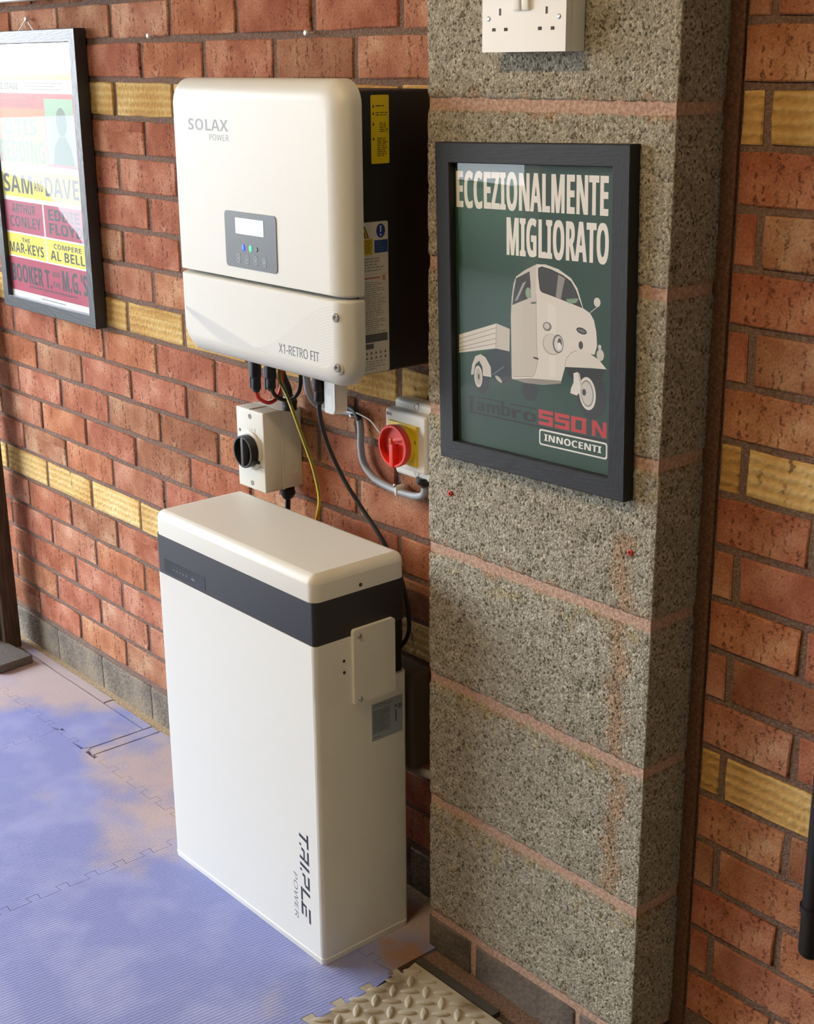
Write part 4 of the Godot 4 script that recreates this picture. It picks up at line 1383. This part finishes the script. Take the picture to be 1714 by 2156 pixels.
func music_poster() -> void:
	var x0 := -1.6195
	var x1 := -1.1680
	var y0 := 0.9190
	var y1 := 1.5420
	var c := Vector3((x0 + x1) / 2, (y0 + y1) / 2, 0.004)
	var t := thing("framed_poster", c, "tall concert poster with yellow and crimson panels behind glass in a thin black frame", "poster")
	var w := x1 - x0
	var h := y1 - y0
	part("frame", frame_mesh(w, h, w - 0.054, h - 0.054, 0.026), frame_material(srgb(42, 42, 44), 0.38), t)
	part("backing_board", slab(Vector3(-w / 2 + 0.004, -h / 2 + 0.004, 0.0005), Vector3(w / 2 - 0.004, h / 2 - 0.004, 0.012)), mat(srgb(120, 96, 70), 0.9), t)
	var px0 := -1.5985
	var px1 := -1.1885
	var py0 := 0.9395
	var py1 := 1.5215
	var pr := Print.new(px0, py0, px1, py1, 2200, srgb(236, 234, 230))
	var yel := srgb(232, 214, 44)
	var crim := srgb(170, 30, 66)
	var ink := srgb(26, 22, 24)
	var L := -1.5905
	var R := -1.2060
	var mid := -1.3965
	pr.rect(L, 1.4398, R, 1.5033, yel)
	for i in 22: pr.rect(L + 0.02 + i * 0.0155, 1.472, L + 0.030 + i * 0.0155, 1.492, srgb(196, 60, 50) if i % 3 else srgb(206, 96, 60))
	pr.text("THE STAGE", font_bold, -1.585, 1.4185, -1.470, 1.4325, ink)
	pr.small_print(-1.43, 1.415, -1.215, 1.435, 3, srgb(120, 118, 116), rng)
	pr.rect(L, 1.2560, R, 1.4106, srgb(216, 52, 52))
	pr.rect(L, 1.2560, -1.352, 1.378, srgb(226, 108, 40))
	pr.text("OTIS", font_bold, -1.5600, 1.3200, -1.3940, 1.3560, srgb(70, 120, 40))
	pr.text("REDDING", font_bold, -1.5860, 1.2600, -1.3620, 1.3080, srgb(70, 120, 40))
	pr.small_print(-1.58, 1.381, -1.37, 1.405, 3, srgb(150, 30, 40), rng)
	pr.rect(-1.3490, 1.2620, -1.2190, 1.4000, srgb(124, 178, 136))
	# a plain dark-green figure stands in for the portrait
	pr.ellipse(-1.275, 1.352, 0.024, 0.030, srgb(46, 84, 52))
	pr.nums([-1.325, 1.262, -1.315, 1.300, -1.290, 1.322, -1.262, 1.322, -1.240, 1.300, -1.228, 1.262], srgb(46, 84, 52))
	pr.rect(L, 1.1800, R, 1.2425, yel)
	pr.text("SAM", font_bold, -1.5850, 1.1895, -1.4400, 1.2315, ink)
	pr.text("AND", font_bold, -1.4320, 1.1985, -1.3868, 1.2230, ink)
	pr.text("DAVE", font_bold, -1.3770, 1.1905, -1.2200, 1.2325, ink)
	pr.rect(L - 0.004, 1.0990, mid - 0.0035, 1.1705, crim)
	pr.rect(mid + 0.0035, 1.0990, R + 0.002, 1.1705, crim)
	pr.text("ARTHUR", font_bold, -1.5560, 1.1430, -1.4350, 1.1640, ink)
	pr.text("CONLEY", font_bold, -1.5700, 1.1110, -1.4130, 1.1360, ink)
	pr.text("EDDIE", font_bold, -1.3720, 1.1380, -1.2270, 1.1630, ink, 0.0, 0.001)
	pr.text("FLOYD", font_bold, -1.3720, 1.1070, -1.2170, 1.1325, ink, 0.0, 0.001)
	pr.rect(L - 0.004, 1.0430, mid - 0.0035, 1.0945, yel)
	pr.rect(mid + 0.0035, 1.0430, R + 0.002, 1.0945, yel)
	pr.text("THE", font_bold, -1.5170, 1.0765, -1.4770, 1.0865, ink)
	pr.text("MAR-KEYS", font_bold, -1.5850, 1.0500, -1.4110, 1.0740, ink)
	pr.text("COMPERE", font_bold, -1.3590, 1.0755, -1.2300, 1.0868, ink)
	pr.text("AL BELL", font_bold, -1.3780, 1.0495, -1.2180, 1.0708, ink)
	pr.rect(L - 0.006, 0.9600, R + 0.002, 1.0390, crim)
	pr.text("BOOKER T.", font_bold, -1.5850, 0.9815, -1.3830, 1.0240, ink, 0.0, 0.001)
	pr.text("AND", font_bold, -1.3765, 1.0110, -1.3415, 1.0230, ink)
	pr.text("THE", font_bold, -1.3765, 0.9870, -1.3415, 0.9990, ink)
	pr.text("M.G.'S", font_bold, -1.3300, 0.9830, -1.2145, 1.0295, ink, 0.0, 0.001)
	pr.small_print(-1.50, 0.9690, -1.2200, 0.9800, 1, srgb(96, 20, 40), rng)
	pr.small_print(-1.44, 0.9490, -1.2800, 0.9550, 1, srgb(130, 128, 126), rng)
	part("print", sheet(px1 - px0, py1 - py0), tex_mat(pr.tex(), 0.6), t, Vector3((px0 + px1) / 2 - c.x, (py0 + py1) / 2 - c.y, 0.0150))
	part("glass_pane", sheet(w - 0.044, h - 0.044), M.glass, t, Vector3(0, 0, 0.0200))
	part("hanging_wire", tube([Vector3(-0.075, h / 2 - 0.004, 0.006), Vector3(-0.052, h / 2 + 0.008, 0.005), Vector3(-0.030, h / 2 + 0.023, 0.003), Vector3(-0.010, h / 2 + 0.010, 0.005), Vector3(0.012, h / 2 - 0.004, 0.006)], 0.0008, 6, 6), M.steel, t)

func van_poster() -> void:
	var t := thing("framed_poster", Vector3(0.2262, 1.1358, PD - 0.001), "dark green poster of a white three-wheeled van in a wide black wooden frame", "poster")
	t.rotation.z = deg_to_rad(1.6)
	var w := 0.3640
	var h := 0.4610
	var iw := 0.3050
	var ih := 0.4050
	part("frame", frame_mesh(w, h, iw, ih, 0.019), frame_material(srgb(24, 25, 27), 0.62), t)
	part("backing_board", slab(Vector3(-w / 2 + 0.004, -h / 2 + 0.004, 0.0006), Vector3(w / 2 - 0.004, h / 2 - 0.004, 0.006)), mat(srgb(120, 96, 70), 0.9), t)
	var V := {
		"cab": [-0.0394,-0.0921, -0.0407,-0.0058, -0.0387,0.0212, -0.0349,0.0410, -0.0298,0.0511, -0.0124,0.0612, 0.0096,0.0706, 0.0264,0.0714, 0.0501,0.0669, 0.0734,0.0566, 0.0851,0.0440, 0.0921,0.0277, 0.0957,0.0187, 0.1082,0.0132, 0.1151,0.0046, 0.1194,-0.0101, 0.1212,-0.0286, 0.1170,-0.0411, 0.0884,-0.0411, 0.0721,-0.0464, 0.0641,-0.0632, 0.0560,-0.0872, 0.0221,-0.0937, -0.0127,-0.0957, -0.0382,-0.0946],
		"side": [-0.0394,-0.0921, -0.0407,-0.0058, -0.0387,0.0212, -0.0349,0.0410, -0.0298,0.0511, -0.0124,0.0612, 0.0096,0.0706, 0.0085,0.0306, 0.0097,-0.0291, 0.0117,-0.0645, 0.0073,-0.0794, 0.0023,-0.0859],
		"wind": [0.0125,0.0656, 0.0192,0.0682, 0.0360,0.0659, 0.0595,0.0592, 0.0735,0.0524, 0.0828,0.0413, 0.0898,0.0275, 0.0945,0.0187, 0.0691,0.0240, 0.0362,0.0304, 0.0193,0.0333, 0.0157,0.0365, 0.0125,0.0553],
		"windl": [0.0501,0.0598, 0.0630,0.0558, 0.0596,0.0453, 0.0551,0.0270, 0.0456,0.0290],
		"swin": [-0.0298,0.0484, -0.0038,0.0600, -0.0019,0.0437, -0.0013,0.0245, -0.0375,0.0106, -0.0344,0.0305],
		"swinl": [-0.0173,0.0424, -0.0099,0.0465, -0.0274,0.0187, -0.0325,0.0164],
		"fender": [0.0629,-0.0644, 0.0664,-0.0517, 0.0745,-0.0438, 0.0849,-0.0391, 0.1044,-0.0393, 0.1250,-0.0471, 0.1386,-0.0582, 0.1139,-0.0597, 0.0887,-0.0620],
		"fork": [0.0794,-0.0710, 0.0864,-0.0684, 0.0936,-0.0849, 0.0915,-0.0958, 0.0857,-0.1009, 0.0739,-0.0991, 0.0750,-0.0927, 0.0796,-0.0834],
		"bedside": [-0.1485,-0.0430, -0.0698,-0.0186, -0.0715,-0.0547, -0.1490,-0.0701],
		"bedfront": [-0.0698,-0.0186, -0.0428,-0.0236, -0.0436,-0.0557, -0.0715,-0.0547],
		"under": [-0.0980,-0.0644, -0.0702,-0.0555, -0.0430,-0.0559, -0.0402,-0.0996, -0.0641,-0.1038, -0.0799,-0.0956, -0.0823,-0.0829, -0.0928,-0.0702],
		"rfend": [-0.1243,-0.0996, -0.1213,-0.0840, -0.1143,-0.0709, -0.1034,-0.0668, -0.0928,-0.0702, -0.0823,-0.0829, -0.0812,-0.0977, -0.0986,-0.0981, -0.0997,-0.0851, -0.1063,-0.0766, -0.1145,-0.0832, -0.1188,-0.0989],
	}
	var green := srgb(24, 64, 47)
	var pr := Print.new(-0.1545, -0.2045, 0.1545, 0.2045, 4400, green)
	var cream := srgb(226, 220, 210)
	var shade := srgb(206, 199, 188)
	var tone := srgb(188, 181, 170)
	var dark := srgb(38, 38, 38)
	pr.text("ECCEZIONALMENTE", font_bold, -0.1490, 0.1396, 0.1365, 0.1917, srgb(238, 234, 226), 0.0, 0.0009)
	pr.text("MIGLIORATO", font_bold, -0.0475, 0.0787, 0.1380, 0.1316, srgb(238, 234, 226), 0.0, 0.0009)
	# the van
	pr.ellipse(-0.0034, -0.1073, 0.0153, 0.0137, srgb(30, 36, 33))
	pr.nums(V.under, srgb(30, 32, 30))
	pr.line(Vector2(-0.079, -0.094), Vector2(-0.055, -0.079), 0.0014, srgb(110, 110, 104))
	pr.ellipse(-0.066, -0.0985, 0.008, 0.003, srgb(190, 186, 176), -0.5)
	pr.ellipse(-0.1010, -0.1034, 0.0155, 0.0215, srgb(34, 34, 34))
	pr.nums(V.bedside, cream)
	pr.nums(V.bedfront, shade)
	for y in [[-0.0496, -0.0247], [-0.0562, -0.0320], [-0.0625, -0.0399], [-0.0667, -0.0473]]:
		pr.line(Vector2(-0.1487, y[0]), Vector2(-0.0704, y[1]), 0.0009, srgb(150, 144, 134))
	pr.line(Vector2(-0.0698, -0.0190), Vector2(-0.0715, -0.0545), 0.0009, srgb(150, 144, 134))
	pr.nums(V.rfend, srgb(216, 210, 200))
	pr.ellipse(-0.1085, -0.1004, 0.0086, 0.0160, srgb(224, 220, 212))
	pr.ellipse(-0.1082, -0.1004, 0.0060, 0.0125, srgb(196, 190, 180))
	pr.ellipse(-0.1075, -0.1004, 0.0022, 0.0045, srgb(96, 94, 90))
	pr.nums(V.cab, cream)
	pr.nums(V.side, shade)
	pr.nums([-0.0382, -0.0946, -0.0027, -0.0889, 0.0572, -0.0844, 0.0560, -0.0885, 0.0221, -0.0950, -0.0127, -0.0968], srgb(150, 145, 136))
	pr.nums([0.030, 0.020, 0.046, 0.016, 0.046, -0.080, 0.034, -0.082], srgb(232, 227, 218))
	pr.curve(PackedVector2Array([Vector2(0.0085, 0.0306), Vector2(0.0097, -0.0291), Vector2(0.0117, -0.0645), Vector2(0.0073, -0.0794), Vector2(0.0023, -0.0859), Vector2(-0.036, -0.0905)]), 0.0007, srgb(140, 134, 126))
	pr.nums(V.wind, srgb(20, 20, 20))
	pr.nums([0.0150, 0.0645, 0.0200, 0.0664, 0.0355, 0.0643, 0.0588, 0.0577, 0.0722, 0.0512, 0.0812, 0.0406, 0.0880, 0.0275, 0.0915, 0.0205, 0.0691, 0.0253, 0.0366, 0.0319, 0.0200, 0.0348, 0.0172, 0.0372, 0.0145, 0.0553], srgb(58, 58, 57))
	pr.nums(V.windl, srgb(150, 147, 140))
	pr.nums([0.064, 0.028, 0.088, 0.031, 0.083, 0.0245, 0.070, 0.0225], srgb(130, 160, 134))
	pr.nums(V.swin, srgb(44, 44, 43))
	pr.nums(V.swinl, srgb(168, 164, 156))
	pr.ellipse(-0.0063, 0.0302, 0.0055, 0.0075, srgb(140, 168, 142))
	pr.ellipse(0.0040, 0.0175, 0.0060, 0.0014, srgb(96, 92, 86), 0.15)
	pr.ellipse(0.0085, -0.0590, 0.0058, 0.0014, srgb(60, 58, 54), -0.1)
	pr.ellipse(0.1270, -0.0405, 0.0065, 0.0078, srgb(206, 200, 190))
	pr.ellipse(0.1258, -0.0300, 0.0030, 0.0034, srgb(206, 200, 190))
	pr.ellipse(0.1120, -0.0960, 0.0275, 0.0345, srgb(40, 40, 40), 0.12)
	pr.nums([0.0641, -0.0651, 0.0887, -0.0625, 0.1375, -0.0587, 0.130, -0.072, 0.085, -0.082, 0.070, -0.076], srgb(34, 34, 33))
	pr.ellipse(0.1050, -0.0955, 0.0150, 0.0225, srgb(226, 222, 214), 0.12)
	pr.ellipse(0.1045, -0.0955, 0.0118, 0.0185, srgb(150, 146, 138), 0.12)
	pr.ellipse(0.1042, -0.0955, 0.0098, 0.0160, srgb(206, 202, 194), 0.12)
	pr.ellipse(0.0990, -0.0945, 0.0036, 0.0046, srgb(60, 58, 56))
	pr.nums(V.fork, srgb(228, 224, 216))
	pr.nums([0.0864, -0.0684, 0.0905, -0.0700, 0.0965, -0.0890, 0.0930, -0.0895], srgb(196, 190, 182))
	pr.nums(V.fender, srgb(222, 216, 206))
	pr.curve(PackedVector2Array([Vector2(0.0629, -0.0644), Vector2(0.0664, -0.0517), Vector2(0.0745, -0.0438), Vector2(0.0849, -0.0391)]), 0.0008, srgb(150, 144, 136))
	pr.ellipse(0.0390, -0.0362, 0.0180, 0.0150, tone)
	pr.ellipse(0.0400, -0.0352, 0.0165, 0.0136, srgb(216, 210, 200))
	pr.ellipse(0.0505, -0.0342, 0.0102, 0.0128, srgb(110, 106, 100))
	pr.ellipse(0.0513, -0.0342, 0.0082, 0.0106, srgb(214, 212, 206))
	pr.ellipse(0.0535, -0.0330, 0.0040, 0.0070, srgb(84, 82, 78))
	pr.ellipse(0.0525, -0.0370, 0.0040, 0.0050, srgb(236, 234, 228))
	pr.ellipse(0.0299, -0.0126, 0.0082, 0.0062, srgb(120, 116, 110))
	pr.ellipse(0.0292, -0.0120, 0.0055, 0.0042, srgb(206, 202, 194))
	pr.ellipse(0.0933, -0.0119, 0.0095, 0.0042, srgb(44, 44, 46), -0.15)
	pr.ellipse(0.0933, -0.0119, 0.0072, 0.0024, srgb(110, 108, 106), -0.15)
	pr.ellipse(0.0922, -0.0313, 0.0040, 0.0055, srgb(70, 66, 64))
	pr.line(Vector2(0.1082, 0.0141), Vector2(0.1237, 0.0248), 0.0010, srgb(206, 202, 192))
	pr.ellipse(0.1202, 0.0287, 0.0058, 0.0062, srgb(220, 216, 206))
	# the two lines of lettering at the foot
	var ink := srgb(10, 13, 12)
	pr.rect(-0.1295, -0.1350, -0.1175, -0.1310, ink)
	pr.rect(-0.1270, -0.1550, -0.1200, -0.1320, ink)
	pr.rect(-0.1295, -0.1570, 0.1410, -0.1542, ink)
	pr.rect(-0.1120, -0.1322, -0.0565, -0.1302, ink)
	pr.rect(-0.0430, -0.1322, 0.0100, -0.1302, ink)
	pr.text("am", font_bold, -0.1120, -0.1515, -0.0640, -0.1375, ink, 0.0, 0.0006)
	pr.text("b", font_bold, -0.0610, -0.1515, -0.0430, -0.1310, ink, 0.0, 0.0006)
	pr.text("ro", font_bold, -0.0395, -0.1515, 0.0100, -0.1375, ink, 0.0, 0.0006)
	var rd := srgb(196, 44, 48)
	var blocky := func(x: float, bits: Array) -> void:
		for b in bits: pr.rect(x + float(b[0]), -0.1522 + float(b[1]), x + float(b[2]), -0.1522 + float(b[3]), rd)
	var five := [[0, 0.0165, 0.0275, 0.0220], [0, 0.0090, 0.0070, 0.0220], [0, 0.0090, 0.0275, 0.0138], [0.0200, 0, 0.0275, 0.0138], [0, 0, 0.0275, 0.0050]]
	blocky.call(0.0140, five)
	blocky.call(0.0450, five)
	blocky.call(0.0760, [[0, 0, 0.0080, 0.0220], [0.0195, 0, 0.0275, 0.0220], [0, 0.0175, 0.0275, 0.0220], [0, 0, 0.0275, 0.0045]])
	blocky.call(0.1140, [[0, 0, 0.0065, 0.0220], [0.0195, 0, 0.0260, 0.0220]])
	pr.nums([0.1140, -0.1302, 0.1215, -0.1302, 0.1400, -0.1522, 0.1325, -0.1522], rd)
	pr.poly(rr(0.0149, -0.1812, 0.1418, -0.1580, [0.004, 0.004, 0.004, 0.004], 5), srgb(238, 236, 230))
	pr.poly(rr(0.0173, -0.1788, 0.1394, -0.1604, [0.003, 0.003, 0.003, 0.003], 5), green)
	pr.text("INNOCENTI", font_bold, 0.0250, -0.1742, 0.1310, -0.1642, srgb(238, 236, 230), 0.0, 0.0003)
	part("print", sheet(0.309, 0.409), tex_mat(pr.tex(), 0.6), t, Vector3(0, 0, 0.0075))
	part("glass_pane", sheet(0.313, 0.413), M.glass, t, Vector3(0, 0, 0.0100))

# ------------------------------------------------------------------ the double socket
func socket() -> void:
	var t := thing("power_socket", Vector3(0.1526, 1.4815, PD - 0.0015), "white double power socket with two switches, mounted high on the block pillar", "socket")
	var w := 0.1510
	var h := 0.0870
	part("back_box", rbox(Vector3(w, h, 0.026), 0.003, 3), M.white, t, Vector3(w / 2, h / 2, 0.013))
	# the face plate is cut through for every hole
	var holes := []
	for s in [[0.0334, 0.0], [0.1173, 0.0]]:
		var x: float = s[0]
		holes.append([x, 0.0497, 0.0042, 0.0086])
		holes.append([x - 0.0112, 0.0280, 0.0070, 0.0042])
		holes.append([x + 0.0110, 0.0280, 0.0070, 0.0042])
	var face := CSGBox3D.new()
	face.size = Vector3(w, h, 0.010)
	for q in holes:
		var c := CSGBox3D.new()
		c.operation = CSGShape3D.OPERATION_SUBTRACTION
		c.size = Vector3(q[2], q[3], 0.009)
		c.position = Vector3(q[0] - w / 2, q[1] - h / 2, 0.003)
		face.add_child(c)
	face.material = M.white
	face.name = "face_plate"
	t.add_child(face, true)
	face.position = Vector3(w / 2, h / 2, 0.0315)
	for x: float in [0.0121, 0.1389]:
		part("screw", lathe([Vector2(0.0032, -0.002), Vector2(0.0032, 0.0004), Vector2(0.0016, 0.0006)], 12), M.steel, t, Vector3(x, 0.0417, 0.0366))
	for x: float in [0.0665, 0.0825]:
		var b := MB.new()
		rbox_into(b, Vector3(0, 0.009, 0), Vector3(0.0128, 0.022, 0.006), 0.0015, 2)
		part("switch_rocker", b.done(), M.white, t, Vector3(x, 0.0525, 0.0375)).rotation.x = 0.08

# ------------------------------------------------------------------ nails, plugs, pipe, timber
func small_things() -> void:
	var nail := lathe([Vector2(0.0018, -0.02), Vector2(0.0018, 0.008), Vector2(0.0052, 0.0085), Vector2(0.0056, 0.0105), Vector2(0.0030, 0.0125)], 16, Transform3D(), [0, 1, 2, 2])
	var nm := mat(srgb(232, 230, 226), 0.3, 0.2)
	single("wall_screw", nail, nm, Vector3(-1.4160, 1.5655, 0.001), "pale round screw head in the bricks holding the concert poster's wire", "screw")
	single("wall_screw", nail, nm, Vector3(-0.9060, 1.5222, 0.001), "pale round screw head alone in the bricks between the concert poster and the inverter", "screw")
	single("wall_screw", nail, nm, Vector3(-0.3990, 1.5175, 0.001), "pale round screw head in the bricks just above the inverter", "screw")
	var plug := lathe([Vector2(0.0020, -0.01), Vector2(0.0045, -0.01), Vector2(0.0045, 0.0012), Vector2(0.0035, 0.0020), Vector2(0.0022, 0.0020), Vector2(0.0020, -0.006)], 14, Transform3D(), [0, 1, 2, 2, 3])
	var pm := mat(srgb(196, 44, 34), 0.5)
	single("wall_plug", plug, pm, Vector3(0.4148, 0.8362, PD - 0.0005), "small red wall plug in the pillar below the right corner of the van poster", "plug")
	single("wall_plug", plug, pm, Vector3(0.0532, 0.8369, PD - 0.0005), "small red wall plug in the pillar below the left corner of the van poster", "plug")
	# black tube clipped to the right-hand brickwork
	var t := thing("black_pipe", Vector3(0.7020, 0.0, 0.030), "black tube with a rounded end clipped upright to the bricks right of the pillar", "pipe")
	var rings := []
	for e in [[0.004, 0.3190], [0.011, 0.3205], [0.0155, 0.3250], [0.0168, 0.3310], [0.0168, 1.95]]:
		rings.append(ring(circle(e[0], 20), e[1], Transform3D(Basis(Vector3(1, 0, 0), Vector3(0, 0, -1), Vector3(0, 1, 0)), Vector3.ZERO)))
	var b := MB.new()
	b.loft(rings, [0, 0, 0, 0])
	part("tube", b.done(), M.black, t)
	var cl := part("pipe_clip", rbox(Vector3(0.040, 0.026, 0.012), 0.005, 3), M.black, t, Vector3(-0.012, 0.394, -0.0235))
	part("clip_ring", lathe([Vector2(0.0180, -0.004), Vector2(0.0195, -0.004), Vector2(0.0195, 0.004), Vector2(0.0180, 0.004)], 24, Transform3D(Basis(Vector3(1, 0, 0), Vector3(0, 0, -1), Vector3(0, 1, 0)), Vector3.ZERO), [0, 1, 2]), M.black, t, Vector3(0, 0.394, 0))
	part("screw", lathe([Vector2(0.0050, 0.0), Vector2(0.0050, 0.0015), Vector2(0.0032, 0.0034), Vector2(0.0010, 0.0040)], 14), M.steel, t, Vector3(-0.0255, 0.394, -0.0178))
	# timber leaning at the far end of the wall
	var wood := mat(srgb(92, 70, 48), 0.85)
	var wt := NoiseTexture2D.new()
	wt.noise = noise(0.03, 91, FastNoiseLite.TYPE_SIMPLEX_SMOOTH, 4)
	wt.width = 256
	wt.height = 256
	wt.seamless = true
	var wg := Gradient.new()
	wg.set_color(0, Color(0.55, 0.5, 0.45))
	wg.set_color(1, Color(1, 1, 1))
	wt.color_ramp = wg
	wood.albedo_texture = wt
	wood.uv1_triplanar = true
	wood.uv1_scale = Vector3(14, 1.4, 14)
	var post := rbox(Vector3(0.07, 0.98, 0.045), 0.003, 2)
	var o := single("timber_post", post, wood, Vector3(-1.7560, 0.489, 0.0530), "dark brown timber post leaning against the bricks at the far end", "timber")
	o.rotation.z = 0.055
	o.rotation.x = -0.02
	var batten := rbox(Vector3(0.022, 0.20, 0.022), 0.002, 2)
	var pale := mat(srgb(206, 182, 140), 0.8)
	o = single("timber_batten", batten, pale, Vector3(-1.7420, 0.100, 0.1000), "short pale wooden batten standing in front of the dark timber post", "timber")
	o.rotation.z = 0.04
	single("paving_slab", rbox(Vector3(0.24, 0.022, 0.10), 0.003, 2), M.concrete, Vector3(-1.690, 0.0115, 0.128), "thin grey slab lying on the mats by the timber", "slab").rotation.y = 0.10
	# white trunking along the top of the brickwork
	single("cable_trunking", rbox(Vector3(1.9, 0.04, 0.03), 0.003, 2), M.white, Vector3(-1.95, 1.6220, 0.0150), "white plastic trunking running along the bricks above the concert poster", "trunking")
	# grey box on the wall behind the battery, with its stub of conduit
	t = thing("junction_box", Vector3(-0.150, 0.28, 0.0), "dark grey junction box on the bricks in the gap behind the battery", "box")
	part("case", rbox(Vector3(0.110, 0.185, 0.05), 0.010, 3), mat(srgb(92, 88, 78), 0.6), t, Vector3(0, 0.0925, 0.0262))
	part("conduit", tube([Vector3(0.02, -0.010, 0.03), Vector3(0.06, -0.006, 0.03), Vector3(0.10, 0.0, 0.03)], 0.008, 10, 4), mat(srgb(160, 156, 150), 0.6), t)

# ------------------------------------------------------------------ the warm lamp on the ceiling
func lamp() -> void:
	var at := Vector3(0.18, YC, 1.40)
	var t := thing("ceiling_lamp", at, "long ceiling lamp with a warm glowing tube", "lamp")
	part("housing", rbox(Vector3(0.72, 0.03, 0.09), 0.006, 2), M.white, t, Vector3(0, -0.0155, 0))
	var glow := mat(srgb(255, 232, 200), 0.4)
	glow.emission_enabled = true
	glow.emission = Color(1.0, 0.86, 0.66)
	glow.emission_energy_multiplier = 3.0
	part("tube", rbox(Vector3(0.66, 0.03, 0.05), 0.012, 3), glow, t, Vector3(0, -0.046, 0))
	var l := AreaLight3D.new()
	l.name = "lamp_light"
	l.area_size = Vector2(0.66, 0.05)
	l.light_color = Color(1.0, 0.86, 0.66)
	l.light_energy = 2.0
	l.area_range = 12.0
	l.area_attenuation = 2.0
	l.shadow_enabled = true
	t.add_child(l)
	l.position = Vector3(0, -0.063, 0)
	l.rotation.x = -PI / 2
